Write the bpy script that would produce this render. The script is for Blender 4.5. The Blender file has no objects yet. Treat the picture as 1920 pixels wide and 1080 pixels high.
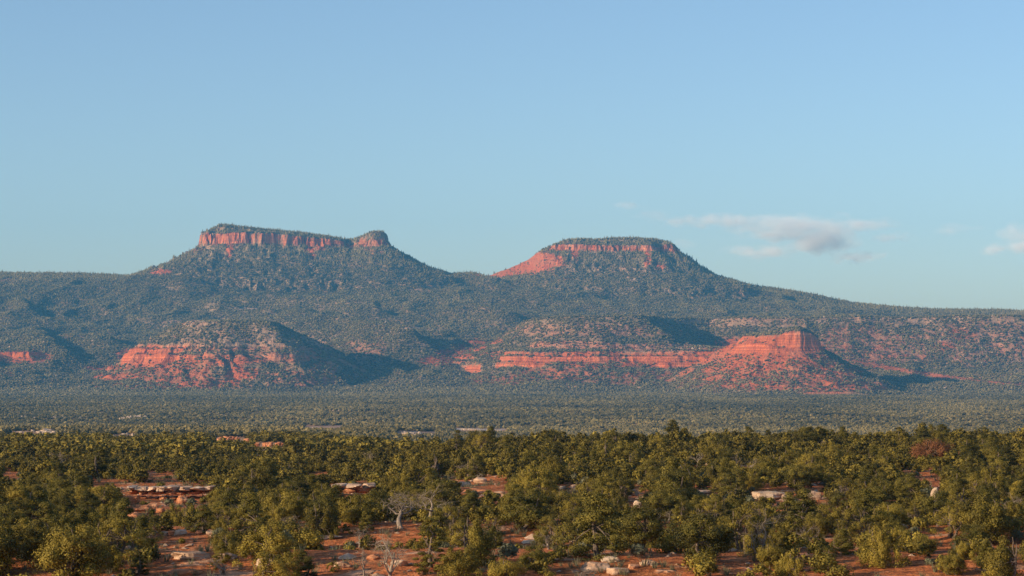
import bpy, math, numpy as np
from mathutils import Vector
R = math.radians
scene = bpy.context.scene
col = scene.collection

# ------------------------------------------------------------------ camera
FOV = R(24.0)
K = 2 * math.tan(FOV / 2) / 1920            # angular size of one pixel of the photograph
HOR = 680.0                                 # row of the true horizon
cam_d = bpy.data.cameras.new('camera'); cam = bpy.data.objects.new('camera', cam_d); col.objects.link(cam)
cam_d.angle = FOV; cam_d.clip_start = 1; cam_d.clip_end = 90000
PITCH = math.atan((HOR - 540) * K)
cam.location = (0, 0, 0); cam.rotation_euler = (math.pi / 2 + PITCH, 0, 0)
scene.camera = cam
# ------------------------------------------------------------------ light
SUN_EL = R(15.5)
SUN_AZ = math.atan2(-0.89, -0.45)           # compass style: x = sin, y = cos
sun_dir = Vector((math.sin(SUN_AZ) * math.cos(SUN_EL), math.cos(SUN_AZ) * math.cos(SUN_EL), math.sin(SUN_EL)))
sd = bpy.data.lights.new('sun', 'SUN'); sd.energy = 4.9; sd.angle = R(0.5); sd.color = (1.0, 0.79, 0.54)
so = bpy.data.objects.new('sun', sd); col.objects.link(so); so.rotation_euler = sun_dir.to_track_quat('Z', 'Y').to_euler()
so.location = (0, 0, 900)
w = bpy.data.worlds.new('World'); scene.world = w; w.use_nodes = True
wn = w.node_tree.nodes; wl = w.node_tree.links
sky = wn.new('ShaderNodeTexSky'); sky.sky_type = 'NISHITA'; sky.sun_disc = False
sky.sun_elevation = SUN_EL; sky.sun_rotation = SUN_AZ
sky.altitude = 1800; sky.air_density = 1.0; sky.dust_density = 3.7; sky.ozone_density = 2.25
bg = wn['Background']; bg.inputs[1].default_value = 0.138
wl.new(sky.outputs[0], bg.inputs[0])
# ------------------------------------------------------------------ exposure, render
scene.view_settings.view_transform = 'Standard'; scene.view_settings.look = 'None'
scene.view_settings.exposure = 0.27; scene.view_settings.gamma = 1.0
scene.render.engine = 'CYCLES'
cy = scene.cycles
cy.max_bounces = 5; cy.diffuse_bounces = 2; cy.glossy_bounces = 1; cy.transmission_bounces = 2
cy.volume_bounces = 2; cy.transparent_max_bounces = 8
cy.use_adaptive_sampling = True; cy.adaptive_threshold = 0.015
cy.use_denoising = True
try: cy.denoiser = 'OPENIMAGEDENOISE'
except Exception: pass
cy.volume_max_steps = 256
rng = np.random.default_rng(7)

# ------------------------------------------------------------------ numpy noise
_perm = np.random.default_rng(11).permutation(4096)
_gr = np.random.default_rng(12).random(4096) * 2 - 1
def vnoise(x, y, seed=0):
    xi = np.floor(x).astype(np.int64); yi = np.floor(y).astype(np.int64)
    fx = x - xi; fy = y - yi
    fx = fx * fx * (3 - 2 * fx); fy = fy * fy * (3 - 2 * fy)
    def h(a, b): return _gr[_perm[(_perm[(a + seed * 131) & 4095] + b) & 4095]]
    a = h(xi, yi); b = h(xi + 1, yi); c = h(xi, yi + 1); d = h(xi + 1, yi + 1)
    return (a * (1 - fx) + b * fx) * (1 - fy) + (c * (1 - fx) + d * fx) * fy
def fbm(x, y, seed=0, oct=4, g=0.5):
    s = 0; a = 1.0; t = 0
    for o in range(oct):
        s = s + a * vnoise(x, y, seed + o * 17); t += a
        a *= g; x = x * 2.03 + 5.1; y = y * 2.03 - 3.7
    return s / t
def sm(a, b, x):
    t = np.clip((x - a) / (b - a), 0, 1); return t * t * (3 - 2 * t)
def row(D, py): return (HOR - py) * K * D     # height of the thing that shows at photo row py from distance D
def colx(px, D): return (px - 960) * K * D
def project(x, y, z):
    c, s = math.cos(PITCH), math.sin(PITCH)
    f = y * c + z * s; v = z * c - y * s
    return 960 + x / f / K, 540 - v / f / K
def sdf(x, y, P):
    d = np.full(x.shape, 1e18); sgn = np.ones(x.shape); n = len(P)
    for i in range(n):
        ax, ay = P[i]; bx, by = P[i - 1]
        ex, ey = bx - ax, by - ay; wx, wy = x - ax, y - ay
        t = np.clip((wx * ex + wy * ey) / (ex * ex + ey * ey), 0, 1)
        qx, qy = wx - ex * t, wy - ey * t
        d = np.minimum(d, qx * qx + qy * qy)
        c1 = y >= ay; c2 = y < by; c3 = ex * wy > ey * wx
        flip = (c1 & c2 & c3) | (~c1 & ~c2 & ~c3)
        sgn = np.where(flip, -sgn, sgn)
    return sgn * np.sqrt(d)
def poly(pts): return [(colx(p, D * 1000), D * 1000) for p, D in pts]

# ------------------------------------------------------------------ the land, near part
def saw(x, y):
    ph = (y + 16 * fbm(x / 55, y / 55, 3, 3) + 0.12 * x) / 47
    f = ph - np.floor(ph)
    up = np.where(f < 0.74, f / 0.74, 1 - (f - 0.74) / 0.26)
    up = up * up * (3 - 2 * up) * 0.4 + up * 0.6
    return up - 0.5
def h_near(x, y):
    px = 960 + x / (K * np.maximum(y, 60))
    right = sm(560, 1050, px)
    yl = np.array([-80, 0, 40, 110, 135, 420, 480, 700, 1000, 1500, 2200, 3000, 6000])
    zl = np.array([-2, -3, -9.5, -11.6, -12, -18.6, -20.2, -25.5, -34.5, -47, -63, -80, -82])
    zr = np.array([-2, -3, -9.5, -11.6, -12, -15.0, -16.5, -30, -46, -62, -74, -82, -82])
    z = np.interp(y, yl, zl) * (1 - right) + np.interp(y, yl, zr) * right
    near = 1 - sm(440, 620, y)
    z = z + near * (3.0 * saw(x, y) * (0.55 + 0.45 * vnoise(x / 70, y / 70, 8)) + 0.9 * fbm(x / 26, y / 26, 4, 3) + 0.16 * fbm(x / 3.5, y / 3.5, 5, 3))
    mid = sm(450, 900, y)
    z = z + mid * (2.6 * fbm(x / 160, y / 160, 6, 4) + 1.5 * fbm(x / 60, y / 45, 9, 3))
    return z

# ------------------------------------------------------------------ the land, far part
PXK = [-400, 0, 120, 240, 400, 800, 870, 920, 1100, 1350, 1500, 1600, 1700, 1920, 2400]
SL = {9050: [507, 510, 514, 518, 515, 511, 515, 519, 516, 524, 549, 570, 578, 585, 588],
      8500: [547, 547, 548, 550, 548, 545, 546, 548, 546, 556, 576, 586, 593, 599, 602],
      8000: [590, 590, 591, 592, 590, 588, 589, 590, 590, 594, 602, 611, 614, 617, 618],
      7500: [628, 628, 630, 632, 632, 632, 632, 632, 632, 634, 634, 634, 634, 634, 634],
      7000: [666, 666, 668, 670, 670, 672, 672, 672, 672, 672, 672, 672, 672, 672, 672],
      6500: [706, 706, 706, 706, 708, 712, 712, 712, 712, 712, 712, 710, 708, 706, 706],
      6150: [737] * 15}
def tab(px, pts):
    return np.interp(px, [p[0] for p in pts], [p[1] for p in pts])
def mesa(x, y, P, rim, cap, prof, capw=45, flute=(5, 15), gully=12, cen=None, seed=0):
    """height of a table mountain: cap inside the outline, profile of (distance, height) outside it"""
    d = sdf(x, y, P)
    nz = flute[0] * (.45 + .8 * np.abs(vnoise(x / 52, y / 52, seed + 7)) * 2) * (vnoise(x / flute[1], y / flute[1], seed + 1) + 0.7 * vnoise(x / (flute[1] * .45), y / (flute[1] * .45), seed + 2) + 0.8 * vnoise(x / (flute[1] * 2.1), y / (flute[1] * 2.1), seed + 8)) + 9 * vnoise(x / 60, y / 60, seed + 3)
    if cen is not None:
        th = np.arctan2(y - cen[1], x - cen[0])
        gn = fbm(th * 7 + 1.2 * fbm(x / 60, y / 60, seed + 9, 2), d / 160, seed + 4, 4)
    else:
        gn = fbm(x / 48, y / 160, seed + 4, 3)
    d = d + nz + gully * gn * sm(15, 120, d)
    inside = rim + (cap - rim) * sm(2, capw, -d)
    return d, inside
LAND = ['ridge', 'west_ear', 'east_ear', 'bench', 'knob', 'hill', 'ledge']
def h_far(x, y):
    px = 960 + x / (K * y)
    Ds = sorted(SL); zs = np.array([[row(D, v) for v in SL[D]] for D in Ds])
    zp = np.array([np.interp(px.ravel(), PXK, r).reshape(px.shape) for r in zs])   # (7, ...)
    Z = np.full(px.shape, -82.0)
    xs = [5950.0] + [float(d) for d in Ds] + [9500.0, 10600.0]
    vals = [np.full(px.shape, -82.0)] + list(zp) + [zp[-1] - 25, zp[-1] - 160]
    for i in range(len(xs) - 1):
        m = (y >= xs[i]) & (y <= xs[i + 1])
        t = (y - xs[i]) / (xs[i + 1] - xs[i])
        Z = np.where(m, vals[i] * (1 - t) + vals[i + 1] * t, Z)
    am = sm(6000, 6600, y)
    onr = 1 - sm(8700, 9000, y) * 0.75
    Z = Z + am * onr * (26 * fbm(x / 380, y / 420, 21, 2) - 15 * np.abs(fbm(x / 130, y / 260, 24, 3)) * 2 + 6 + 3.5 * fbm(x / 50, y / 50, 23, 3))
    Z = Z + (1 - am) * 1.2 * fbm(x / 90, y / 90, 25, 3)
    # spurs: crest from (px, D) to (px, D), height, gentle side, steep side
    for (p0, D0, p1, D1, H, gl, gr) in [(560, 8.0, 805, 7.0, 52, 260, 70), (520, 8.35, 712, 7.95, 26, 160, 45), (250, 8.75, 372, 8.5, 26, 160, 45),
                                        (400, 8.2, 505, 7.98, 22, 120, 40), (880, 8.98, 965, 8.62, 26, 120, 50), (170, 7.5, 262, 7.05, 26, 220, 60),
                                        (20, 8.2, 95, 7.8, 22, 200, 60), (60, 7.6, 115, 6.9, 25, 240, 60), (1130, 8.2, 1240, 7.9, 16, 120, 50), (480, 8.7, 530, 8.5, 16, 90, 35), (880, 8.0, 960, 7.75, 18, 160, 60),
                                        (560, 7.3, 640, 6.75, 22, 130, 50)]:
        ax, ay = colx(p0, D0 * 1000), D0 * 1000; bx, by = colx(p1, D1 * 1000), D1 * 1000
        ex, ey = bx - ax, by - ay; L = math.hypot(ex, ey)
        t = ((x - ax) * ex + (y - ay) * ey) / (L * L)
        s = ((x - ax) * (-ey) + (y - ay) * ex) / L          # > 0 on the side away from the sun
        s = s + 18 * vnoise(x / 70, y / 70, 31)
        along = sm(-0.25, 0.25, t) * (1 - sm(0.85, 1.2, t))
        cross = np.where(s > 0, 1 - sm(0, 1, s / gr) , 1 - sm(0, 1, -s / gl))
        Z = Z + H * along * cross
    ID = np.zeros(px.shape, np.int8); DD = np.full(px.shape, 999.0)
    def put(z, i, d):
        nonlocal Z, ID, DD
        m = z > Z
        ID = np.where(m, i, ID); DD = np.where(m, d, DD); Z = np.where(m, z, Z)
    def sub(x0, x1, y0, y1): return (px > x0) & (px < x1) & (y > y0) & (y < y1)
    n = fbm(x / 14, y / 14, 41, 3)
    # west ear
    m = sub(150, 900, 8200, 9400)
    if m.any():
        X, Y, PX = x[m], y[m], px[m]
        P = poly([(379, 9.0), (384, 8.93), (420, 8.9), (500, 8.895), (560, 8.9), (640, 8.93), (652, 8.955), (664, 8.95), (672, 8.93), (700, 8.91), (724, 8.93), (730, 8.99), (726, 9.1), (640, 9.12), (500, 9.16), (390, 9.1)])
        rim = row(8900, tab(PX, [(378, 436), (388, 434), (400, 437), (450, 436), (500, 437), (560, 442), (600, 446), (640, 451), (655, 459), (668, 456), (680, 450), (720, 450), (727, 456)]))
        cap = row(9020, tab(PX, [(378, 436), (386, 428), (396, 421), (410, 423), (440, 426), (500, 433), (560, 438), (600, 443), (640, 449), (652, 452), (664, 451), (674, 448), (684, 444), (692, 440), (700, 437.5), (716, 437.5), (723, 440), (731, 449)]))
        foot = row(8900, tab(PX, [(378, 459), (450, 457), (550, 460), (640, 461), (660, 464), (727, 461)]))
        rim = rim + 3.5 * fbm(X / 24, Y / 24, 55, 2); foot = foot + 5 * fbm(X / 30, Y / 30, 56, 3)
        d, z = mesa(X, Y, P, rim, cap, None, np.where(PX > 645, 8, 70), (np.where(PX > 645, 5, 11), 17), 14, None, 50)
        tal = foot - np.interp(d, [0, 9, 60, 140, 320, 1500], [0, 0, 32, 75, 140, 900]) - 3 * fbm(X / 25, Y / 40, 43, 3) * sm(10, 40, d)
        cl = rim + (foot - rim) * np.clip(d / 9, 0, 1)
        z = np.where(d < 0, z, np.where(d < 9, cl, tal))
        lz = row(8960, tab(PX, [(180, 540), (250, 518), (300, 503), (330, 493), (378, 462), (400, 458)])) - 0.55 * np.abs(Y - 8960) + 4 * n[m]
        lz = np.where(PX < 400, lz, -999); z2 = np.maximum(z, lz)
        zz = np.full(px.shape, -999.0); zz[m] = z2; dd = np.full(px.shape, 999.0); dd[m] = d
        put(zz, 1, dd)
    m = sub(850, 1520, 8200, 9400)
    if m.any():
        X, Y, PX = x[m], y[m], px[m]
        P = poly([(1032, 9.0), (1038, 8.93), (1060, 8.905), (1130, 8.9), (1200, 8.89), (1214, 8.865), (1223, 8.87), (1229, 8.97), (1243, 8.99), (1249, 8.92), (1264, 8.92), (1270, 8.98), (1267, 9.1), (1150, 9.14), (1040, 9.08)])
        rim = row(8900, tab(PX, [(1020, 466), (1040, 458), (1060, 457), (1130, 460), (1220, 460), (1236, 462), (1245, 456), (1262, 458), (1272, 466)]))
        cap = row(9010, tab(PX, [(1020, 466), (1035, 455), (1047, 451), (1130, 451), (1150, 449), (1230, 449), (1250, 452), (1262, 457), (1272, 466)]))
        foot = row(8900, tab(PX, [(1020, 474), (1060, 470), (1220, 472), (1272, 472)]))
        d, z = mesa(X, Y, P, rim, cap, None, 60, (9, 15), 14, None, 60)
        tal = foot - np.interp(d, [0, 9, 60, 140, 320, 1500], [0, 0, 34, 84, 146, 900]) - 3 * fbm(X / 25, Y / 40, 44, 3) * sm(10, 40, d)
        cl = rim + (foot - rim) * np.clip(d / 9, 0, 1)
        z = np.where(d < 0, z, np.where(d < 9, cl, tal))
        lz = row(8950, tab(PX, [(870, 545), (905, 522), (930, 512), (960, 500), (985, 489), (1000, 479), (1020, 465), (1040, 459), (1060, 460)])) - 0.6 * np.abs(Y - 8950) + 3 * n[m]
        lz = np.where(PX < 1060, lz, -999); z2 = np.maximum(z, lz)
        zz = np.full(px.shape, -999.0); zz[m] = z2; dd = np.full(px.shape, 999.0); dd[m] = d
        put(zz, 2, dd)
    # bench mesa with the long red cliff, running right
    m = sub(500, 9999, 5950, 8800)
    if m.any():
        X, Y, PX = x[m], y[m], px[m]
        P = poly([(985, 6.98), (1010, 6.88), (1070, 6.8), (1150, 6.785), (1200, 6.81), (1225, 6.93), (1252, 7.13), (1330, 7.22), (1400, 7.12), (1500, 7.1), (1700, 7.14), (1920, 7.17), (2500, 7.2), (2500, 8.75), (1060, 8.75), (1010, 7.6)])
        topz = tab(PX, [(980, 118), (1060, 130), (1200, 131), (1400, 133), (1600, 136), (1920, 134)]) + 9 * fbm(X / 150, Y / 150, 71, 3) * sm(1340, 1420, PX) + 2 * vnoise(X / 90, Y / 90, 71)
        d, z = mesa(X, Y, P, topz, topz + 1, None, 45, (3.5, 24), 16, None, 70)
        rt = sm(1340, 1560, PX)
        d = d * (1 - 0.12 * rt)
        a = np.interp(d, [0, 40, 110, 114, 150, 154, 176, 206, 210, 226, 231, 236, 244, 330, 430, 560, 700], [0, 26, 60, 66, 78, 86, 92, 101, 109, 114, 122, 124, 150, 178, 206, 216, 240])
        b = np.interp(d, [0, 40, 120, 230, 330, 336, 430, 560, 700], [0, 26, 68, 118, 158, 163, 192, 216, 240])
        cs = (1 - sm(890, 905, PX)) * 0.9
        out = topz - (a * cs + b * (1 - cs)) + 2.5 * fbm(X / 22, Y / 30, 73, 3) * sm(5, 40, d) * (1 - cs * ((d > 222) & (d < 250)))
        z = np.where(d < 0, z, out)
        zz = np.full(px.shape, -999.0); zz[m] = z; dd = np.full(px.shape, 999.0); dd[m] = d
        put(zz, 3, dd)
    m = sub(850, 1500, 6000, 7200)
    if m.any():
        X, Y, PX = x[m], y[m], px[m]
        P = poly([(950, 6.66), (965, 6.6), (1010, 6.572), (1080, 6.56), (1170, 6.568), (1260, 6.555), (1340, 6.55), (1400, 6.5), (1410, 6.7), (1400, 7.1), (1000, 7.1)])
        topz = 31 + 4 * fbm(X / 60, Y / 60, 75, 3)
        d, z = mesa(X, Y, P, topz, topz + 2, None, 40, (3.2, 22), 8, None, 76)
        z = z + np.clip(-d - 15, 0, 200) * .10
        out = topz - np.interp(d, [0, 5, 18, 23, 30, 34, 60, 130, 260, 420], [0, 11, 14, 28, 31, 45, 56, 80, 104, 130]) + 3 * fbm(X / 22, Y / 26, 77, 3) * sm(34, 60, d)
        z = np.where(d < 0, z, out)
        zz = np.full(px.shape, -999.0); zz[m] = z; dd = np.full(px.shape, 999.0); dd[m] = d
        put(zz, 3, dd)
    m = sub(1100, 1850, 5950, 6800)
    if m.any():
        X, Y, PX = x[m], y[m], px[m]
        P = poly([(1388, 6.38), (1402, 6.28), (1450, 6.225), (1500, 6.205), (1528, 6.23), (1540, 6.3), (1533, 6.4), (1480, 6.45), (1400, 6.45)])
        rim = row(6230, tab(PX, [(1370, 652), (1384, 638), (1394, 629), (1460, 628), (1476, 622), (1500, 620), (1520, 625), (1534, 634), (1541, 645)]))
        cap = row(6320, tab(PX, [(1370, 650), (1384, 635), (1394, 626), (1440, 625), (1462, 621), (1480, 616), (1498, 615), (1514, 620), (1530, 630), (1541, 643)]))
        foot = row(6230, tab(PX, [(1370, 662), (1480, 658), (1541, 655)]))
        c = (colx(1470, 6330), 6330)
        d, z = mesa(X, Y, P, rim, cap, None, 30, (1.8, 20), 20, c, 80)
        th = np.arctan2(Y - c[1], X - c[0])
        gn = fbm(th * 9 + 1.5 * fbm(X / 50, Y / 50, 89, 2), d / 90, 83, 4)
        left = 1 - sm(1405, 1512, PX); hgt = rim - foot
        tal = -np.interp(d, [0, 10, 60, 140, 230, 330, 420], [0, 0, 33, 74, 108, 118, 140]) + 8 * gn * sm(14, 90, d) + 3 * fbm(X / 15, Y / 15, 84, 2) * sm(8, 30, d)
        sheer = rim - hgt * np.interp(d, [0, 4, 6, 12], [0, .42, .46, 1.0])
        step = rim - hgt * np.interp(d, [0, 4, 24, 31], [0, .2, .46, 1.0])
        z2_ = np.where(d < 12, sheer, foot + tal) * (1 - left) + np.where(d < 31, step, foot - np.interp(d - 21, [0, 10, 60, 140, 230, 330, 420], [0, 0, 33, 74, 108, 118, 140]) + 8 * gn * sm(34, 90, d)) * left
        z = np.where(d < 0, z, z2_)
        lz = row(6420, tab(PX, [(1240, 720), (1300, 684), (1340, 660), (1370, 645), (1400, 636)])) - 0.62 * np.abs(Y - 6420) + 3 * n[m]
        lz = np.where(PX < 1400, lz, -999); z2 = np.maximum(z, lz)
        zz = np.full(px.shape, -999.0); zz[m] = z2; dd = np.full(px.shape, 999.0); dd[m] = d
        put(zz, 4, dd)
    m = sub(-50, 1000, 5950, 7400)
    if m.any():
        X, Y, PX = x[m], y[m], px[m]
        P = poly([(340, 6.64), (362, 6.57), (430, 6.535), (500, 6.55), (525, 6.64), (500, 6.78), (360, 6.82)])
        topz = 110 + 0 * PX
        c = (colx(430, 6650), 6650)
        d, z = mesa(X, Y, P, topz, topz + 4, None, 30, (3, 15), 22, c, 90)
        th = np.arctan2(Y - c[1], X - c[0])
        gn = fbm(th * 7 + 2.0 * fbm(X / 60, Y / 60, 99, 2), d / 90, 93, 4)
        a = np.interp(d, [0, 50, 108, 112, 128, 132, 148, 156, 176, 240, 320, 420], [0, 30, 60, 68, 74, 82, 88, 102, 116, 150, 186, 200])
        b = np.interp(d, [0, 50, 120, 200, 320, 420], [0, 30, 68, 118, 186, 200])
        cs = 1 - sm(320, 400, PX) * 0.45 - sm(480, 620, PX) * 0.4
        out = topz - (a * cs + b * (1 - cs)) + 10 * gn * sm(60, 220, d) + 3.2 * fbm(X / 16, Y / 16, 94, 3) * sm(5, 40, d)
        z = np.where(d < 0, z, out)
        zz = np.full(px.shape, -999.0); zz[m] = z; dd = np.full(px.shape, 999.0); dd[m] = d
        put(zz, 5, dd)
    m = sub(-900, 300, 6400, 7600)
    if m.any():
        X, Y, PX = x[m], y[m], px[m]
        P = poly([(-600, 6.86), (0, 6.87), (55, 6.85), (84, 6.93), (75, 7.3), (-600, 7.3)])
        topz = 30 + 0 * PX
        d, z = mesa(X, Y, P, topz, topz + 5, None, 30, (4, 15), 10, None, 100)
        out = topz - np.interp(d, [0, 7, 20, 27, 120, 300], [0, 16, 19, 42, 72, 120]) + 2 * n[m]
        z = np.where(d < 0, z, out)
        zz = np.full(px.shape, -999.0); zz[m] = z; dd = np.full(px.shape, 999.0); dd[m] = d
        put(zz, 6, dd)
    return Z, ID, DD

# ------------------------------------------------------------------ air
def box_mesh(name, x0, x1, y0, y1, z0, z1):
    me = bpy.data.meshes.new(name)
    me.from_pydata([(x, y, z) for x in (x0, x1) for y in (y0, y1) for z in (z0, z1)], [], [(0, 1, 3, 2), (4, 6, 7, 5), (0, 4, 5, 1), (2, 3, 7, 6), (0, 2, 6, 4), (1, 5, 7, 3)])
    me.update(); return me
hz = bpy.data.objects.new('haze', box_mesh('haze', -2900, 2900, -120, 10560, -130, 620)); col.objects.link(hz)
hz['kind'] = 'stuff'; hz['label'] = 'thin blue air haze over the whole valley'
hm = bpy.data.materials.new('air'); hm.use_nodes = True; hn_ = hm.node_tree.nodes; hn_.clear()
ho = hn_.new('ShaderNodeOutputMaterial'); hv = hn_.new('ShaderNodeVolumePrincipled')
hv.inputs['Color'].default_value = (0.11, 0.52, 1.0, 1); hv.inputs['Density'].default_value = 3.7e-5; hv.inputs['Anisotropy'].default_value = 0.0
hm.node_tree.links.new(hv.outputs[0], ho.inputs['Volume']); hz.data.materials.append(hm)
# ------------------------------------------------------------------ grids
def height(x, y):
    x = np.asarray(x, float); y = np.asarray(y, float)
    z = h_near(x, y)
    return z
NU = 1050
U = np.linspace(-0.262, 0.262, NU)
DM = np.concatenate([np.arange(500, 700, 2.0), np.arange(700, 1500, 7.0), np.arange(1500, 3000, 16.0), np.arange(3000, 5951, 28.0)])
DM[-1] = 5950
DF = np.concatenate([np.arange(5950, 6120, 8.0), np.arange(6120, 7300, 5.0), np.arange(7300, 8740, 9.0), np.arange(8740, 9240, 4.0), np.arange(9240, 10500, 60.0)])

def new_mesh(name, V, F, mats, smooth=False, fm=None):
    """V (n,3), F (m,k) all faces with the same corner count"""
    me = bpy.data.meshes.new(name)
    V = np.asarray(V, np.float32); F = np.asarray(F, np.int32)
    me.vertices.add(len(V)); me.vertices.foreach_set('co', V.ravel())
    k = F.shape[1]
    me.loops.add(F.size); me.loops.foreach_set('vertex_index', F.ravel())
    me.polygons.add(len(F)); me.polygons.foreach_set('loop_start', np.arange(0, F.size, k, dtype=np.int32))
    try: me.polygons.foreach_set('loop_total', np.full(len(F), k, np.int32))
    except Exception: pass
    me.polygons.foreach_set('use_smooth', np.full(len(F), smooth, bool))
    for m in (mats if isinstance(mats, (list, tuple)) else [mats]): me.materials.append(m)
    if fm is not None: me.polygons.foreach_set('material_index', np.asarray(fm, np.int32))
    me.update(calc_edges=True)
    return me
def fattr(me, name, a):
    at = me.attributes.new(name, 'FLOAT', 'POINT'); at.data.foreach_set('value', np.asarray(a, np.float32).ravel())
def cattr(me, name, a):
    at = me.attributes.new(name, 'FLOAT_COLOR', 'POINT')
    c = np.ones((len(a), 4), np.float32); c[:, :3] = a; at.data.foreach_set('color', c.ravel())
def link(name, me, parent=None, loc=None, rz=0, scale=None):
    o = bpy.data.objects.new(name, me); col.objects.link(o)
    if parent: o.parent = parent
    if loc is not None: o.location = loc
    if rz: o.rotation_euler = (0, 0, rz)
    if scale is not None: o.scale = scale
    return o
def tag(o, label=None, cat=None, group=None, kind=None):
    if label: o['label'] = label
    if cat: o['category'] = cat
    if group: o['group'] = group
    if kind: o['kind'] = kind
    return o
def grid_faces(nr, nc):
    i = np.arange(nr - 1)[:, None] * nc + np.arange(nc - 1)[None, :]
    i = i.ravel()
    return np.stack([i, i + 1, i + nc + 1, i + nc], 1)

# ------------------------------------------------------------------ materials
def mat_new(name):
    m = bpy.data.materials.new(name); m.use_nodes = True
    nt = m.node_tree; b = nt.nodes['Principled BSDF']; b.inputs['Roughness'].default_value = 0.95
    b.inputs['Specular IOR Level'].default_value = 0.15
    return m, nt, b
def ramp(nt, fac, stops):
    r = nt.nodes.new('ShaderNodeValToRGB'); e = r.color_ramp.elements
    while len(e) < len(stops): e.new(0.5)
    for el, (p, c) in zip(e, stops): el.position = p; el.color = (*c, 1)
    nt.links.new(fac, r.inputs[0]); return r.outputs[0]
def noise(nt, scale, detail=4, vec=None, rough=0.6):
    n = nt.nodes.new('ShaderNodeTexNoise'); n.inputs['Scale'].default_value = scale; n.inputs['Detail'].default_value = detail
    n.inputs['Roughness'].default_value = rough
    if vec is not None: nt.links.new(vec, n.inputs['Vector'])
    return n.outputs[0]
def mixc(nt, fac, a, b, mode='MIX'):
    m = nt.nodes.new('ShaderNodeMix'); m.data_type = 'RGBA'; m.blend_type = mode
    if isinstance(fac, (int, float)): m.inputs[0].default_value = fac
    else: nt.links.new(fac, m.inputs[0])
    for s, v in ((6, a), (7, b)):
        if isinstance(v, tuple): m.inputs[s].default_value = (*v, 1)
        else: nt.links.new(v, m.inputs[s])
    return m.outputs[2]
def math_n(nt, op, a, b=0.0, c=None, clamp=False):
    m = nt.nodes.new('ShaderNodeMath'); m.operation = op; m.use_clamp = clamp
    for i, v in enumerate((a, b, c)):
        if v is None: continue
        if isinstance(v, (int, float)): m.inputs[i].default_value = v
        else: nt.links.new(v, m.inputs[i])
    return m.outputs[0]
def pos(nt): return nt.nodes.new('ShaderNodeNewGeometry').outputs['Position']
def vscale(nt, v, s):
    m = nt.nodes.new('ShaderNodeVectorMath'); m.operation = 'MULTIPLY'; m.inputs[1].default_value = s
    nt.links.new(v, m.inputs[0]); return m.outputs[0]
def bump(nt, b, h, dist, strength=1.0):
    n = nt.nodes.new('ShaderNodeBump'); n.inputs['Distance'].default_value = dist; n.inputs['Strength'].default_value = strength
    nt.links.new(h, n.inputs['Height']); nt.links.new(n.outputs[0], b.inputs['Normal'])

def hills_mat():
    m, nt, b = mat_new('mesa_rock_and_soil')
    at = nt.nodes.new('ShaderNodeAttribute'); at.attribute_name = 'soil'
    p = pos(nt)
    sep = nt.nodes.new('ShaderNodeSeparateXYZ'); nt.links.new(p, sep.inputs[0])
    # strata: bands by height, bent a little
    nb = noise(nt, 0.01, 2, p)
    zz = math_n(nt, 'ADD', sep.outputs[2], math_n(nt, 'MULTIPLY', nb, 12.0))
    cb = nt.nodes.new('ShaderNodeCombineXYZ'); nt.links.new(math_n(nt, 'MULTIPLY', zz, 0.17), cb.inputs[2])
    strata = noise(nt, 1.0, 3, cb.outputs[0], 0.75)
    streak = noise(nt, 1.0, 4, vscale(nt, p, (0.11, 0.11, 0.012)), 0.65)
    grain = noise(nt, 0.14, 4, p, 0.7)
    st = ramp(nt, strata, [(0.36, (0.62, 0.6, 0.6)), (0.5, (1.0, 1.0, 1.0)), (0.62, (1.28, 1.3, 1.3))])
    rk = ramp(nt, streak, [(0.38, (0.30, 0.25, 0.28)), (0.47, (0.92, 0.9, 0.9)), (0.64, (1.25, 1.35, 1.4))])  # dark stop paints the shade of cliff crevices into the rock colour
    gr = ramp(nt, grain, [(0.35, (0.7, 0.68, 0.66)), (0.6, (1.08, 1.08, 1.08)), (0.72, (1.25, 1.3, 1.3))])
    ge = nt.nodes.new('ShaderNodeNewGeometry'); sn = nt.nodes.new('ShaderNodeSeparateXYZ'); nt.links.new(ge.outputs['True Normal'], sn.inputs[0])
    steep = math_n(nt, 'SUBTRACT', 1.0, math_n(nt, 'MULTIPLY', math_n(nt, 'SUBTRACT', sn.outputs[2], 0.45, clamp=True), 4.0, clamp=True), clamp=True)
    fl = nt.nodes.new('ShaderNodeAttribute'); fl.attribute_name = 'flute'
    rk = mixc(nt, fl.outputs['Fac'], (1.0, 1.0, 1.0), rk)
    st = mixc(nt, fl.outputs['Fac'], mixc(nt, 1.0, st, st, 'MULTIPLY'), st)
    rock = mixc(nt, 1.0, mixc(nt, 1.0, at.outputs[0], st, 'MULTIPLY'), rk, 'MULTIPLY')
    soil = mixc(nt, 1.0, at.outputs[0], gr, 'MULTIPLY')
    c = mixc(nt, steep, soil, rock)
    nt.links.new(c, b.inputs['Base Color'])
    bump(nt, b, math_n(nt, 'ADD', streak, math_n(nt, 'MULTIPLY', strata, 0.6)), 6.0, 0.8)
    return m
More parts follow.
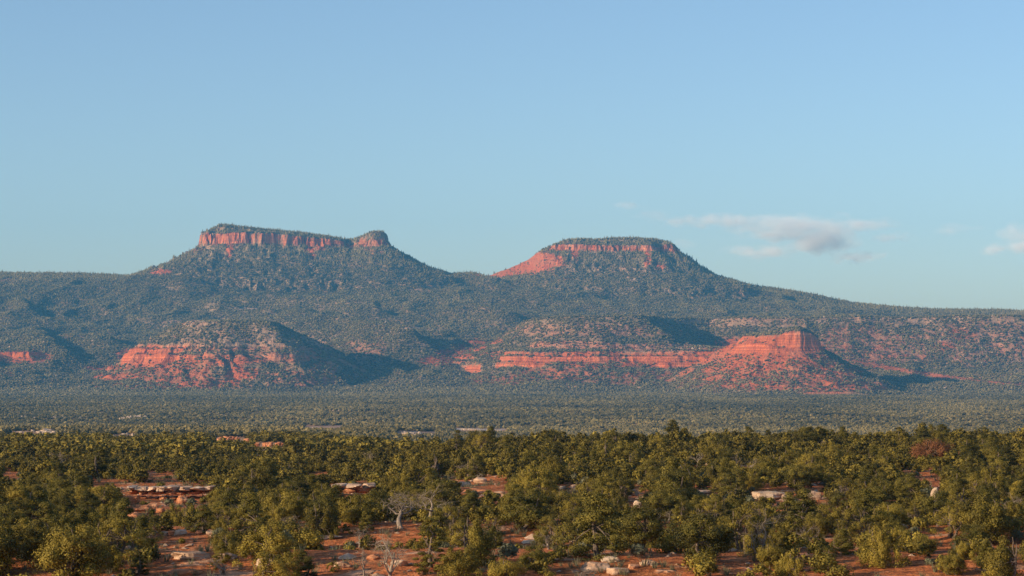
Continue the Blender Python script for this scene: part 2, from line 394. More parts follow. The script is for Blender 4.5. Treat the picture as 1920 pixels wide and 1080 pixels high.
def near_mat():
    m, nt, b = mat_new('red_desert_soil')
    p = pos(nt)
    n1 = noise(nt, 0.06, 5, p); n2 = noise(nt, 0.9, 6, p, 0.7); n3 = noise(nt, 0.22, 4, vscale(nt, p, (1, 1.6, 1)), 0.62)
    soil = ramp(nt, n2, [(0.3, (0.30, 0.085, 0.035)), (0.50, (0.62, 0.19, 0.06)), (0.72, (0.74, 0.31, 0.13))])
    litter = mixc(nt, 1.0, ramp(nt, n1, [(0.45, (1, 1, 1)), (0.62, (0.62, 0.66, 0.62))]), ramp(nt, noise(nt, 3.2, 5, p, 0.75), [(0.42, (0.45, 0.46, 0.45)), (0.54, (1.08, 1.08, 1.08))]), 'MULTIPLY')
    rock = ramp(nt, n2, [(0.3, (0.42, 0.20, 0.10)), (0.7, (0.66, 0.38, 0.23))])
    soil = mixc(nt, 1.0, soil, litter, 'MULTIPLY')
    f = ramp(nt, n3, [(0.60, (0, 0, 0)), (0.64, (1, 1, 1))])
    nt.links.new(mixc(nt, f, soil, rock), b.inputs['Base Color'])
    bump(nt, b, math_n(nt, 'ADD', n2, math_n(nt, 'MULTIPLY', f, 0.6)), 0.35, 0.9)
    return m
def plain_mat():
    m, nt, b = mat_new('plain_soil')
    p = pos(nt)
    n1 = noise(nt, 0.012, 5, vscale(nt, p, (0.6, 1.0, 1)), 0.65); n2 = noise(nt, 0.2, 5, p, 0.7)
    soil = ramp(nt, n2, [(0.3, (0.30, 0.15, 0.075)), (0.7, (0.50, 0.30, 0.17))])
    rock = ramp(nt, n2, [(0.3, (0.40, 0.30, 0.22)), (0.7, (0.62, 0.50, 0.40))])
    f = ramp(nt, n1, [(0.58, (0, 0, 0)), (0.63, (1, 1, 1))])
    nt.links.new(mixc(nt, f, soil, rock), b.inputs['Base Color'])
    return m
def foliage_mat(name, lo, mid, hi, trans=0.25):
    m, nt, b = mat_new(name)
    at = nt.nodes.new('ShaderNodeAttribute'); at.attribute_name = 'tint'
    oi = nt.nodes.new('ShaderNodeObjectInfo')
    t = math_n(nt, 'ADD', at.outputs['Fac'], math_n(nt, 'MULTIPLY', math_n(nt, 'SUBTRACT', oi.outputs['Random'], 0.5), 0.45), clamp=True)
    c = ramp(nt, t, [(0.05, lo), (0.5, mid), (0.95, hi)])
    nt.links.new(c, b.inputs['Base Color']); b.inputs['Roughness'].default_value = 0.7
    tr = nt.nodes.new('ShaderNodeBsdfTranslucent'); nt.links.new(c, tr.inputs[0])
    mx = nt.nodes.new('ShaderNodeMixShader'); mx.inputs[0].default_value = trans
    nt.links.new(b.outputs[0], mx.inputs[1]); nt.links.new(tr.outputs[0], mx.inputs[2])
    nt.links.new(mx.outputs[0], nt.nodes['Material Output'].inputs[0])
    return m
def bark_mat(name, a, c):
    m, nt, b = mat_new(name)
    tc = nt.nodes.new('ShaderNodeTexCoord')
    n = noise(nt, 6.0, 4, vscale(nt, tc.outputs['Object'], (3, 3, 0.6)))
    nt.links.new(ramp(nt, n, [(0.3, a), (0.7, c)]), b.inputs['Base Color'])
    return m
def rock_mat(name, a, mid, c):
    m, nt, b = mat_new(name)
    p = pos(nt)
    n = noise(nt, 0.55, 6, p, 0.7); s = noise(nt, 1.0, 3, vscale(nt, p, (0.25, 0.25, 3.0)), 0.7)
    k = math_n(nt, 'ADD', math_n(nt, 'MULTIPLY', n, 0.6), math_n(nt, 'MULTIPLY', s, 0.4))
    nt.links.new(ramp(nt, k, [(0.36, a), (0.5, mid), (0.64, c)]), b.inputs['Base Color'])
    bump(nt, b, k, 0.3, 0.9)
    return m
M_HILL = hills_mat(); M_NEAR = near_mat(); M_PLAIN = plain_mat()
M_JUN = foliage_mat('juniper_foliage', (0.050, 0.043, 0.012), (0.190, 0.146, 0.024), (0.35, 0.26, 0.042), .12)
M_PIN = foliage_mat('pinyon_foliage', (0.032, 0.032, 0.010), (0.118, 0.100, 0.019), (0.25, 0.195, 0.034), .12)
M_SAGE = foliage_mat('sage_foliage', (0.09, 0.10, 0.06), (0.15, 0.155, 0.09), (0.22, 0.20, 0.11))
M_RUST = foliage_mat('rust_foliage', (0.16, 0.065, 0.03), (0.26, 0.11, 0.045), (0.34, 0.16, 0.07))
M_FAR = foliage_mat('far_foliage', (0.070, 0.058, 0.028), (0.250, 0.188, 0.070), (0.41, 0.31, 0.118), 0.1)
M_FLAT = foliage_mat('plain_foliage', (0.028, 0.026, 0.012), (0.125, 0.098, 0.034), (0.29, 0.215, 0.075), 0.1)
M_RUB = foliage_mat('rubble_stone', (0.34, 0.10, 0.045), (0.46, 0.27, 0.15), (0.66, 0.50, 0.36), 0.0)
M_BARK = bark_mat('grey_bark', (0.07, 0.05, 0.04), (0.22, 0.165, 0.12))
M_DEAD = bark_mat('weathered_wood', (0.11, 0.085, 0.065), (0.36, 0.29, 0.225))
M_TAN = rock_mat('tan_sandstone', (0.30, 0.17, 0.10), (0.52, 0.34, 0.22), (0.68, 0.50, 0.36))
M_ORANGE = rock_mat('orange_sandstone', (0.30, 0.10, 0.045), (0.50, 0.20, 0.09), (0.66, 0.36, 0.20))
M_PALE = rock_mat('pale_sandstone', (0.30, 0.20, 0.13), (0.52, 0.38, 0.26), (0.68, 0.54, 0.40))

# ------------------------------------------------------------------ near ground
gx = np.arange(-170, 170.1, 0.7); gy = np.concatenate([np.arange(-80, 110, 6.0), np.arange(110, 504.1, 0.7)])
GX, GY = np.meshgrid(gx, gy); GZ = h_near(GX, GY)
me = new_mesh('ground', np.stack([GX.ravel(), GY.ravel(), GZ.ravel()], 1), grid_faces(len(gy), len(gx)), M_NEAR, True)
tag(link('ground', me), 'red earth foreground rise under the juniper trees', kind='structure')
# ------------------------------------------------------------------ plain
DMg, UM = np.meshgrid(DM, U, indexing='ij'); XM = DMg * UM; ZM = h_near(XM, DMg)
ZM = np.where(DMg < 503, ZM - 0.1, ZM)
me = new_mesh('plain', np.stack([XM.ravel(), DMg.ravel(), ZM.ravel()], 1), grid_faces(len(DM), NU), M_PLAIN, True)
tag(link('plain', me), 'flat wooded plain between the foreground rise and the mesas', kind='structure')
# ------------------------------------------------------------------ hills
DFg, UF = np.meshgrid(DF, U, indexing='ij'); XF = DFg * UF
ZF, IDF, DDF = h_far(XF, DFg)
PXF, PYF = project(XF, DFg, ZF)
gzy, gzx = np.gradient(ZF); dy_ = np.gradient(DF)[:, None]; dx_ = np.gradient(XF, axis=1)
SLOPE = np.hypot(gzy / dy_, gzx / dx_)
# where the earth lies bare: (px, py, rx, ry, red 0..1, how bare 0..1)
wob = 10 * fbm(XF / 60, DFg / 60, 201, 3); wob2 = 6 * fbm(XF / 40, DFg / 40, 202, 3)
BARE = [
    # red knob on the right
    (1470, 690, 150, 30, 1, .5), (1440, 655, 120, 26, 1, .92), (1560, 724, 120, 14, 1, .5), (1385, 668, 80, 24, 1, .55), (1360, 700, 50, 22, 1, .55), (1480, 722, 160, 10, 1, .5),
    # bench mesa cliffs and slopes
    (818, 678, 36, 11, 1, .93), (848, 666, 38, 12, 1, .93), (880, 653, 36, 10, 1, .85), (912, 640, 34, 7, 1, .7), (930, 664, 40, 6, 1, .4), (1150, 674, 200, 16, 1, .6), (1240, 652, 110, 8, .55, .8), (1080, 648, 90, 9, .6, .75), (1050, 702, 90, 11, 1, .45), (1180, 704, 100, 8, 1, .35), (1130, 716, 190, 8, 1, .22), (945, 714, 80, 10, 1, .42), (1100, 620, 180, 14, .55, .28),
    # slope on the right
    (1600, 640, 90, 30, .7, .42), (1720, 650, 110, 30, .62, .34), (1840, 640, 130, 46, .55, .42), (1450, 604, 220, 9, .4, .22), (1620, 672, 50, 16, .8, .5), (1760, 602, 300, 8, .3, .28), (1800, 628, 40, 12, .9, .5), (1770, 650, 30, 10, 1, .5),
    # left hill
    (275, 668, 60, 20, 1, .95), (330, 700, 80, 22, 1, .42), (400, 674, 110, 11, 1, .55), (520, 672, 90, 8, .9, .36), (440, 702, 16, 20, 1, .8), (470, 700, 22, 10, 1, .6), (560, 712, 70, 18, .8, .32), (225, 706, 60, 8, 1, .6), (210, 690, 50, 6, 1, .6), (300, 722, 130, 8, 1, .5), (430, 640, 110, 26, .35, .26), (605, 700, 26, 26, .8, .5), (350, 606, 50, 8, .3, .55), (520, 650, 100, 26, .35, .22), (390, 718, 40, 14, 1, .45), (300, 655, 60, 6, .9, .8),
    # small cliff at the left edge
    (30, 670, 70, 13, 1, .9), (0, 700, 30, 7, 1, .5),
    # red fans on the ears
    (432, 468, 7, 18, 1, .9), (597, 464, 10, 8, 1, .9), (576, 470, 10, 8, 1, .7), (583, 484, 7, 8, 1, .8), (303, 510, 24, 6, .95, .9), (360, 470, 20, 5, .8, .5),
    (985, 492, 75, 24, .95, 1.0), (945, 512, 60, 7, .95, .9), (1083, 476, 9, 9, 1, .9), (1086, 488, 6, 7, .9, .6), (1217, 484, 7, 20, 1, .85), (1240, 500, 12, 8, .9, .5), (700, 470, 20, 8, .8, .3),
    # pale ledges on the back slope
    (470, 579, 30, 2.5, .15, .95), (770, 615, 22, 3, .2, .9), (815, 618, 24, 2.5, .2, .8), (800, 540, 30, 7, .4, .45), (735, 546, 10, 3, .3, .6), (676, 540, 10, 5, .3, .5), (1190, 524, 16, 2.5, .2, .8), (1120, 550, 16, 3, .6, .6), (1060, 524, 14, 3, .7, .5), (1330, 556, 24, 3, .5, .4), (1420, 548, 50, 10, .4, .2),
    (70, 524, 20, 4, .3, .6), (10, 526, 14, 4, .5, .7), (690, 652, 40, 15, .6, .35), (120, 632, 40, 5, .6, .35), (1690, 668, 60, 4, .85, .5), (1610, 652, 60, 5, .8, .55), (1340, 668, 60, 14, 1, .85), (1300, 700, 50, 10, 1, .3), (1140, 505, 110, 8, .3, .15),
]
bare = np.zeros(ZF.shape); redm = np.full(ZF.shape, 0.35)
for (cx, cy_, rx, ry, rd, st) in BARE:
    q = np.hypot((PXF - cx + wob) / rx, (PYF - cy_ + wob2 * min(1, ry / 20)) / ry)
    f = st * (1 - sm(0.7, 1.15, q))
    redm = np.where(f > bare, rd, redm); bare = np.maximum(bare, f)
bandy = tab(PXF, [(1560, 668), (1620, 682), (1670, 691), (1740, 703), (1840, 715), (1930, 724), (2050, 730)]); bw_ = tab(PXF, [(1590, 2), (1640, 4.5), (1760, 4.5), (1850, 2.6), (1950, 2.2)])
f = (1 - sm(.7, 1.15, np.abs(PYF - bandy + .12 * wob2) / bw_)) * (PXF > 1590) * (IDF != 4)
bare = np.maximum(bare, f); redm = np.where(f > .3, .9, redm)
redm = np.where((IDF == 4) | (IDF == 6) | ((IDF == 5) & (ZF < 42)), np.maximum(redm, 0.8), redm)
rimcliff = ((IDF == 1) | (IDF == 2)) & (DDF > -2) & (DDF < 11) | ((IDF == 4) & (DDF > -3) & (DDF < 12) & (PXF > 1465)) | ((IDF == 4) & (SLOPE > 1.3)) | (IDF == 6) & (DDF > -2) & (DDF < 30)
rimcliff |= (IDF == 3) & (SLOPE > 1.2) & (PXF < 1440) | (IDF == 5) & (SLOPE > 1.3) & (PXF < 400)
bare = np.where(rimcliff, 1.0, bare); redm = np.where(rimcliff & (ZF < 45), 1.0, redm); redm = np.where(rimcliff & (IDF < 3), 0.9, redm)
bare = np.where(rimcliff & (IDF == 1) & (PXF > 645), .45 + .5 * (vnoise(XF / 14, DFg / 14, 209) > 0), bare)
redm = np.clip(redm + 0.22 * fbm(XF / 30, DFg / 30, 205, 3), 0, 1)
pale = np.array((0.56, 0.38, 0.24)); red = np.array((0.50, 0.122, 0.036)); olive = np.array((0.24, 0.165, 0.09))
soil = pale * (1 - redm[..., None]) + red * redm[..., None]
bb = np.clip(bare * 1.5 + 0.12 + 0.5 * fbm(XF / 22, DFg / 22, 207, 3), 0, 1)[..., None]
soil = olive * (1 - bb) + soil * bb
FF = grid_faces(len(DF), NU)
fid = IDF.ravel()[FF].max(1)
names = [('ridge', 'wooded blue green ridge rising to the two flat topped buttes', 0), ('butte', 'left flat topped butte with a fluted red cliff band and a small knob at its right end', 1),
         ('butte', 'right flat topped butte with a bare red ramp down its left side', 2), ('mesa', 'long low mesa with the straight red cliff running right behind the bare red knob', 3),
         ('butte', 'bare red butte with a cone of red talus in front of the long mesa', 4), ('hill', 'rocky hill on the left with red cliffs on its lower half', 5), ('ledge_terrain', 'small red cliff bench at the left edge of the hills', 6)]
VF = np.stack([XF.ravel(), DFg.ravel(), ZF.ravel()], 1); SF = soil.reshape(-1, 3)
for nm, lb, k in names:
    f = FF[fid == k]
    if not len(f): continue
    u, inv = np.unique(f, return_inverse=True)
    me = new_mesh(nm, VF[u], inv.reshape(f.shape), M_HILL, False); cattr(me, 'soil', SF[u]); fattr(me, 'flute', np.full(len(u), 1.0 if k in (1, 2) else .3))
    tag(link(nm, me), lb, kind='structure')

# ------------------------------------------------------------------ far woodland
def rotz(V, a):
    c, s = np.cos(a), np.sin(a); W = V.copy()
    W[..., 0] = V[..., 0] * c - V[..., 1] * s; W[..., 1] = V[..., 0] * s + V[..., 1] * c
    return W
def scatter_mesh(name, protos, X, Y, Z, S, H, mat, tints, label):
    """one mesh with a copy of a small crown at every point; protos: list of (V, F, tint)"""
    which = rng.integers(0, len(protos), len(X)); Vs, Fs, Ts = [], [], []; off = 0
    for k, (V, F, T) in enumerate(protos):
        m = which == k; n = m.sum()
        if not n: continue
        a = rng.random(n) * 6.283; c, s = np.cos(a)[:, None], np.sin(a)[:, None]
        sx = S[m][:, None]; hz = H[m][:, None]
        vx = (V[None, :, 0] * c - V[None, :, 1] * s) * sx + X[m][:, None]
        vy = (V[None, :, 0] * s + V[None, :, 1] * c) * sx + Y[m][:, None]
        vz = V[None, :, 2] * hz + Z[m][:, None]
        Vs.append(np.stack([vx, vy, vz], -1).reshape(-1, 3))
        Fs.append((F[None] + (np.arange(n) * len(V))[:, None, None]).reshape(-1, F.shape[1]) + off)
        Ts.append((T[None] + tints[m][:, None]).ravel()); off += n * len(V)
    me = new_mesh(name, np.concatenate(Vs), np.concatenate(Fs), mat, False)
    fattr(me, 'tint', np.clip(np.concatenate(Ts), 0, 1))
    return tag(link(name, me), label, kind='stuff')
def blob(seed, conif=False):
    r = np.random.default_rng(seed)
    th = np.arange(5) * 1.2566
    if conif:
        V = [(0, 0, -0.05)] + [(math.cos(t) * .5 * r.uniform(.8, 1.2), math.sin(t) * .5 * r.uniform(.8, 1.2), .22) for t in th] + [(0, 0, 1.25)]
    else:
        V = [(0, 0, -0.08)] + [(math.cos(t) * .62 * r.uniform(.7, 1.25), math.sin(t) * .62 * r.uniform(.7, 1.25), .48 * r.uniform(.7, 1.3)) for t in th] + [(r.uniform(-.2, .2), r.uniform(-.2, .2), 1.0 * r.uniform(.85, 1.1))]
    F = []
    for i in range(5):
        j = (i + 1) % 5; F += [(0, 1 + j, 1 + i), (6, 1 + i, 1 + j)]
    V = np.array(V, float); return V, np.array(F), r.uniform(-.06, .06, len(V))
def blob2(seed):
    a, fa, ta = blob(seed); r = np.random.default_rng(seed + 77); Vs, Fs, Ts = [], [], []
    for i in range(3):
        V, F, T = blob(seed * 3 + i)
        V = V * r.uniform(.55, .8) + np.array((r.uniform(-.35, .35), r.uniform(-.35, .35), r.uniform(0, .35)))
        Fs.append(F + 7 * i); Vs.append(V); Ts.append(T + r.uniform(-.08, .08))
    return np.concatenate(Vs), np.concatenate(Fs), np.concatenate(Ts)
def bil(G, u, D, Ds):
    fi = np.interp(D, Ds, np.arange(len(Ds))); i = np.clip(fi.astype(int), 0, len(Ds) - 2); fy = fi - i
    fu = (u - U[0]) / (U[1] - U[0]); j = np.clip(fu.astype(int), 0, NU - 2); fx = fu - j
    return (G[i, j] * (1 - fx) + G[i, j + 1] * fx) * (1 - fy) + (G[i + 1, j] * (1 - fx) + G[i + 1, j + 1] * fx) * fy
def rand_wedge(n, D0, D1, umax=0.245):
    D = np.sqrt(rng.random(n) * (D1 * D1 - D0 * D0) + D0 * D0); u = (rng.random(n) * 2 - 1) * umax
    return u, D
# hills
NH = 520000
u, D = rand_wedge(NH, 5960, 9180); X = u * D
Z = bil(ZF, u, D, DF); B = bil(bare, u, D, DF); SLp = bil(SLOPE, u, D, DF); I = IDF[np.clip(np.searchsorted(DF, D) - 1, 0, len(DF) - 1), np.clip(((u - U[0]) / (U[1] - U[0])).astype(int), 0, NU - 1)]
dens = 0.95 * (1 - B) ** .9 + 0.06
dens *= np.where(B > .08, 0.85 + 1.3 * fbm(X / 13, D / 20, 301, 2) + .7 * fbm(X / 50, D / 60, 304, 2), 0.78 + 0.5 * fbm(X / 70, D / 70, 302, 3))
dens = np.where((SLp > 1.2) & ~((I == 1) & (B < .5)), dens * 0.1, dens)
dens = np.where((I > 0) & (I < 3) & (B < .4), 1.0, dens)
keep = rng.random(NH) < dens
X, Y, Z, Dk = X[keep], D[keep], Z[keep], D[keep]
S = rng.uniform(3.0, 6.2, len(X)); H = S * rng.uniform(.75, 1.1, len(X))
tint = 0.42 + 0.16 * fbm(X / 200, Y / 200, 303, 3) + rng.normal(0, .16, len(X))
con = (Y > 8780) & (rng.random(len(X)) < .6)
H = np.where(con, rng.uniform(4.5, 9.0, len(X)) + 5 * (rng.random(len(X)) < .06), H); S = np.where(con, S * .85, S)
scatter_mesh('hill_woodland', [blob(i) for i in range(6)], X[~con], Y[~con], Z[~con] - .3, S[~con], H[~con], M_FAR, tint[~con], 'dark pinyon and juniper woodland covering the mesas and ridge')
scatter_mesh('ridge_forest', [blob(i + 20, True) for i in range(4)], X[con], Y[con], Z[con] - .3, S[con], H[con], M_FAR, tint[con] - .1, 'conifer forest on the high ridge and the two butte tops')
# rubble on the slopes
u, D = rand_wedge(230000, 6050, 7300); B = bil(bare, u, D, DF); RM = bil(redm, u, D, DF); Z = bil(ZF, u, D, DF)
keep = rng.random(len(u)) < (.06 + np.clip(B, 0, .6)) * (1.05 - .8 * RM) * 1.3 * (B < .97) * (Z > -70) * (.6 + 1.2 * fbm(u * D / 30, D / 30, 305, 3))
X, Y, Z = (u * D)[keep], D[keep], Z[keep]; S = rng.gamma(2.4, 1.1, len(X)).clip(1.2, 8); RK = RM[keep]
me = scatter_mesh('rubble', [blob(i + 40) for i in range(4)], X, Y, Z - .6, S, S * .75, M_RUB, np.clip(.95 - .8 * RK + rng.normal(0, .18, len(X)), .02, .98), 'pale boulders and rubble strewn over the mesa slopes')
print('far trees', len(tint), 'rubble', len(X))
# plain
def hn(u, D): return h_near(u * D, D)
for (D0, D1, n, pr, nm, lb) in [(3000, 5980, 165000, [blob2(i) for i in range(4)], 'plain_woodland', 'far grey green juniper woodland on the flat plain below the mesas')]:
    u, D = rand_wedge(n, D0, D1); X = u * D
    k = rng.random(n) < np.maximum(.34, 0.66 + 1.5 * fbm(X / 60, D / 170, 311, 5)); u, D, X = u[k], D[k], X[k]
    S = rng.uniform(3.4, 6.4, len(X)); scatter_mesh(nm, pr, X, D, hn(u, D) - .2, S, S * rng.uniform(.75, 1.0, len(X)), M_FLAT, 0.48 + 0.34 * fbm(X / 160, D / 400, 313, 3) + rng.normal(0, .17, len(X)), lb)

# ================================================================== foreground
def ray_ground(px, py, d0=118.0, d1=5900.0):
    """the point of the ground seen at photo pixel (px, py)"""
    c, s = math.cos(PITCH), math.sin(PITCH); u = (px - 960) * K; v = (540 - py) * K
    dx, dy, dz = u, c - s * v, s + c * v
    D = np.concatenate([np.arange(d0, 520, 0.5), np.arange(520, d1, 4.0)])
    t = D / dy; g = h_near(t * dx, D); below = t * dz < g
    i = int(np.argmax(below)) if below.any() else len(D) - 1
    return t[i] * dx, D[i], g[i]
def tube(path, rad, n=5):
    P = np.array(path, float); m = len(P); V = []
    T = np.gradient(P, axis=0); T /= np.linalg.norm(T, axis=1)[:, None] + 1e-9
    a = np.cross(T, (0.3, 0.2, 1.0)); a /= np.linalg.norm(a, axis=1)[:, None] + 1e-9; b = np.cross(T, a)
    for k in range(n):
        an = 6.2832 * k / n; V.append(P + (a * math.cos(an) + b * math.sin(an)) * np.array(rad)[:, None])
    V = np.stack(V, 1).reshape(-1, 3); F = []
    for i in range(m - 1):
        for k in range(n):
            k2 = (k + 1) % n; F.append((i * n + k, i * n + k2, (i + 1) * n + k2, (i + 1) * n + k))
    return V, np.array(F)
def join(parts):
    V, F, off = [], [], 0
    for v, f in parts: V.append(v); F.append(f + off); off += len(v)
    return np.concatenate(V), np.concatenate(F)
def limb(r, a, b, r0, r1, n=6, wob=.12):
    a, b = np.array(a, float), np.array(b, float); L = np.linalg.norm(b - a)
    t = np.linspace(0, 1, n)[:, None]; P = a + (b - a) * t; P[:, 2] += L * .10 * np.sin(t[:, 0] * 3.14)
    P[1:-1] += r.normal(0, wob * L * .35, (n - 2, 3)); return tube(P, np.linspace(r0, r1, n))
def clumps(kind, r, h, wid):
    """centres and radii of the leafy clumps of one crown"""
    C = []
    if kind == 'juniper':
        for i in range(r.integers(6, 9)):
            an = r.uniform(0, 6.28); d = r.uniform(.1, 1) ** .7 * wid * .34; top = h * r.uniform(.72, 1.0) * (1 - .22 * d / (wid * .34))
            bx, by = math.cos(an) * d, math.sin(an) * d
            for k in range(r.integers(6, 9)):
                t = k / 7; z = .05 * h + (top - .05 * h) * t; w_ = wid * .17 * (1.15 - .75 * t)
                C.append((bx * (1 + .35 * (1 - t)) + r.normal(0, w_ * .5), by * (1 + .35 * (1 - t)) + r.normal(0, w_ * .5), z, wid * .12 * (1.15 - .5 * t) * r.uniform(.6, 1.35), 1.15))
    elif kind == 'round':
        for i in range(54):
            v = r.normal(size=3); v /= np.linalg.norm(v); q = r.uniform(.55, 1.0)
            C.append((v[0] * wid * .42 * q, v[1] * wid * .42 * q, h * (.44 + .42 * v[2] * q), wid * .115 * r.uniform(.55, 1.45), .85))
    elif kind == 'pinyon':
        for k in range(7):
            z = h * (.07 + .85 * k / 6); w_ = wid * .46 * (1 - (k / 6.6) ** 1.5) * r.uniform(.8, 1.15) + .1
            for j in range(int(4 + 8 * w_ / wid * 2)):
                an = r.uniform(0, 6.28); q = r.uniform(.45, 1.0)
                C.append((math.cos(an) * w_ * q, math.sin(an) * w_ * q, z + r.normal(0, .05 * h), wid * .12 * r.uniform(.6, 1.35), .6))
    elif kind == 'sparse':
        for i in range(34):
            v = r.normal(size=3); v /= np.linalg.norm(v); v[2] = abs(v[2])
            C.append((v[0] * wid * .42, v[1] * wid * .42, h * (.15 + .75 * v[2]), wid * .09 * r.uniform(.7, 1.4), .8))
    elif kind == 'shrub':
        for i in range(14):
            v = r.normal(size=3); v /= np.linalg.norm(v); v[2] = abs(v[2])
            C.append((v[0] * wid * .3, v[1] * wid * .3, h * (.35 + .4 * v[2]), wid * .2, .9))
    return np.array(C)
def crown(C, r, nleaf, size):
    n = len(C); k = max(4, nleaf // n); idx = np.repeat(np.arange(n), k); m = len(idx)
    v = r.normal(size=(m, 3)); v /= np.linalg.norm(v, axis=1)[:, None]
    rr = C[idx, 3] * r.uniform(.35, 1.0, m) ** .6 * (1 + .25 * r.normal(size=m).clip(-1, 1.6))
    P = C[idx, :3] + v * rr[:, None] * np.stack([np.ones(m), np.ones(m), C[idx, 4]], 1)
    cv = C[idx, :3] - C[:, :3].mean(0); cv /= np.linalg.norm(cv, axis=1)[:, None] + 1e-6
    nn = v + .45 * cv + .55 * r.normal(size=(m, 3)) * .8; nn /= np.linalg.norm(nn, axis=1)[:, None]
    a = np.cross(nn, r.normal(size=(m, 3))); a /= np.linalg.norm(a, axis=1)[:, None]
    b = np.cross(nn, a)
    s = size * r.uniform(.6, 1.3, m)[:, None]
    V = np.stack([P - a * s * .6, P + b * s * .42, P + a * s * .8, P - b * s * .42], 1).reshape(-1, 3)
    F = np.arange(m * 4).reshape(m, 4)
    tn = np.repeat(.5 + r.normal(0, .13, n)[idx] + r.normal(0, .09, m), 4)
    V[:, 2] = np.maximum(V[:, 2], .03)
    return V, F, np.clip(tn, 0, 1)
def wood(C, r, h, wid, nl, thick=1.0, stems=1):
    parts = []
    base = [(r.normal(0, .08) * stems, r.normal(0, .08) * stems, -.25) for _ in range(stems)]
    forks = []
    for b0 in base:
        f = (b0[0] + r.normal(0, .08 * wid), b0[1] + r.normal(0, .08 * wid), h * r.uniform(.25, .4)); forks.append(f)
        parts.append(limb(r, b0, f, .20 * thick * h / 4, .12 * thick * h / 4, 6, .06))
        t = (f[0] + r.normal(0, .05 * wid), f[1] + r.normal(0, .05 * wid), h * r.uniform(.75, .9))
        parts.append(limb(r, f, t, .11 * thick * h / 4, .03, 6, .08))
    for i in r.permutation(len(C))[:nl]:
        f = forks[r.integers(len(forks))]; q = r.uniform(0, .5)
        s = (f[0], f[1], f[2] * (1 + q * .8)); parts.append(limb(r, s, C[i, :3] * (1.03, 1.03, 1.0), .055 * thick * h / 4, .015, 6, .1))
    return join(parts)
def dead_wood(r, h, wid, levels=4, twig=3, spread=.55, gnarl=.25):
    parts = []
    def grow(p, d, L, rad, lev):
        n = 5; P = [np.array(p)]; dd = np.array(d, float)
        for i in range(n):
            dd = dd + r.normal(0, gnarl, 3) * (.5 if lev == levels else 1); dd[2] += .04; dd /= np.linalg.norm(dd); P.append(P[-1] + dd * L / n)
        parts.append(tube(P, np.linspace(rad, rad * .5, n + 1), 5 if rad > .03 else 3))
        if lev == 0: return
        for k in range(twig + (lev == levels)):
            i = r.integers(2, n + 1) if lev < levels else r.integers(1, n + 1)
            nd = dd + r.normal(0, spread, 3); nd[2] = abs(nd[2]) * .8 + .1 if lev >= levels - 1 else nd[2] + .15
            nd /= np.linalg.norm(nd); grow(P[i], nd, L * r.uniform(.55, .8), rad * .5, lev - 1)
    grow((0, 0, -.2), (r.normal(0, .15), r.normal(0, .15), 1), h * .40, .03 * h, levels)
    V, F = join(parts); V[:, 0] *= wid / max(1e-3, np.ptp(V[:, 0])); V[:, 1] *= wid / max(1e-3, np.ptp(V[:, 1])); V[:, 2] = np.where(V[:, 2] > 0, V[:, 2] * h / V[:, 2].max(), V[:, 2])
    return V, F

PROTO = {}
def add_proto(key, kind, seed, h, wid, nleaf, size, fm, nl=12, thick=1.0, stems=1, bark=None):
    r = np.random.default_rng(seed); C = clumps(kind, r, h, wid)
    V, F, T = crown(C, r, nleaf, size); me = new_mesh('crown', V, F, fm, False); fattr(me, 'tint', T)
    W, G = wood(C, r, h, wid, nl, thick, stems); mt = new_mesh('trunk', W, G, bark or M_BARK, True)
    PROTO.setdefault(key, []).append(dict(crown=me, trunk=mt, h=h, w=wid, raw=(C, nleaf)))
for i in range(5): add_proto('juniper', 'juniper', 100 + i, 4.0, 4.0 + .3 * (i % 3), 15000, .088, M_JUN, 18, .8, 2)
for i in range(3): add_proto('juniper', 'round', 120 + i, 3.6, 4.2, 15000, .088, M_JUN, 18, .8, 2)
for i in range(4): add_proto('pinyon', 'pinyon', 140 + i, 4.8, 4.1, 15000, .09, M_PIN, 16, .8)
for i in range(2): add_proto('pinyon', 'round', 150 + i, 4.2, 4.4, 15500, .088, M_PIN, 16, .8)
for i in range(3): add_proto('sparse', 'sparse', 160 + i, 3.8, 4.0, 8500, .075, M_JUN, 30, .75, 3, M_BARK)
add_proto('rust', 'round', 170, 3.6, 5.0, 15000, .088, M_RUST, 20, .7, 2)
add_proto('spire', 'pinyon', 175, 6.2, 3.0, 11000, .09, M_PIN, 12, .7)
for i in range(4):
    r = np.random.default_rng(180 + i); V, F = dead_wood(r, 3.4, 3.6, 5, 3, .62, .24)
    PROTO.setdefault('dead', []).append(dict(wood=new_mesh('branches', V, F, M_DEAD, True), h=3.4, w=3.6))
for i in range(2):
    r = np.random.default_rng(190 + i); V, F = dead_wood(r, 2.6, 4.2, 5, 3, .95, .4)
    PROTO.setdefault('tangle', []).append(dict(wood=new_mesh('branches', V, F, M_DEAD, True), h=2.6, w=4.2))
SHR = []
for i in range(4):
    r = np.random.default_rng(200 + i); V, F, T = crown(clumps('shrub', r, 1.0, 1.4), r, 700, .13)
    me = new_mesh('shrub', V, F, M_SAGE if i % 2 else M_JUN, False); fattr(me, 'tint', T); SHR.append(me)

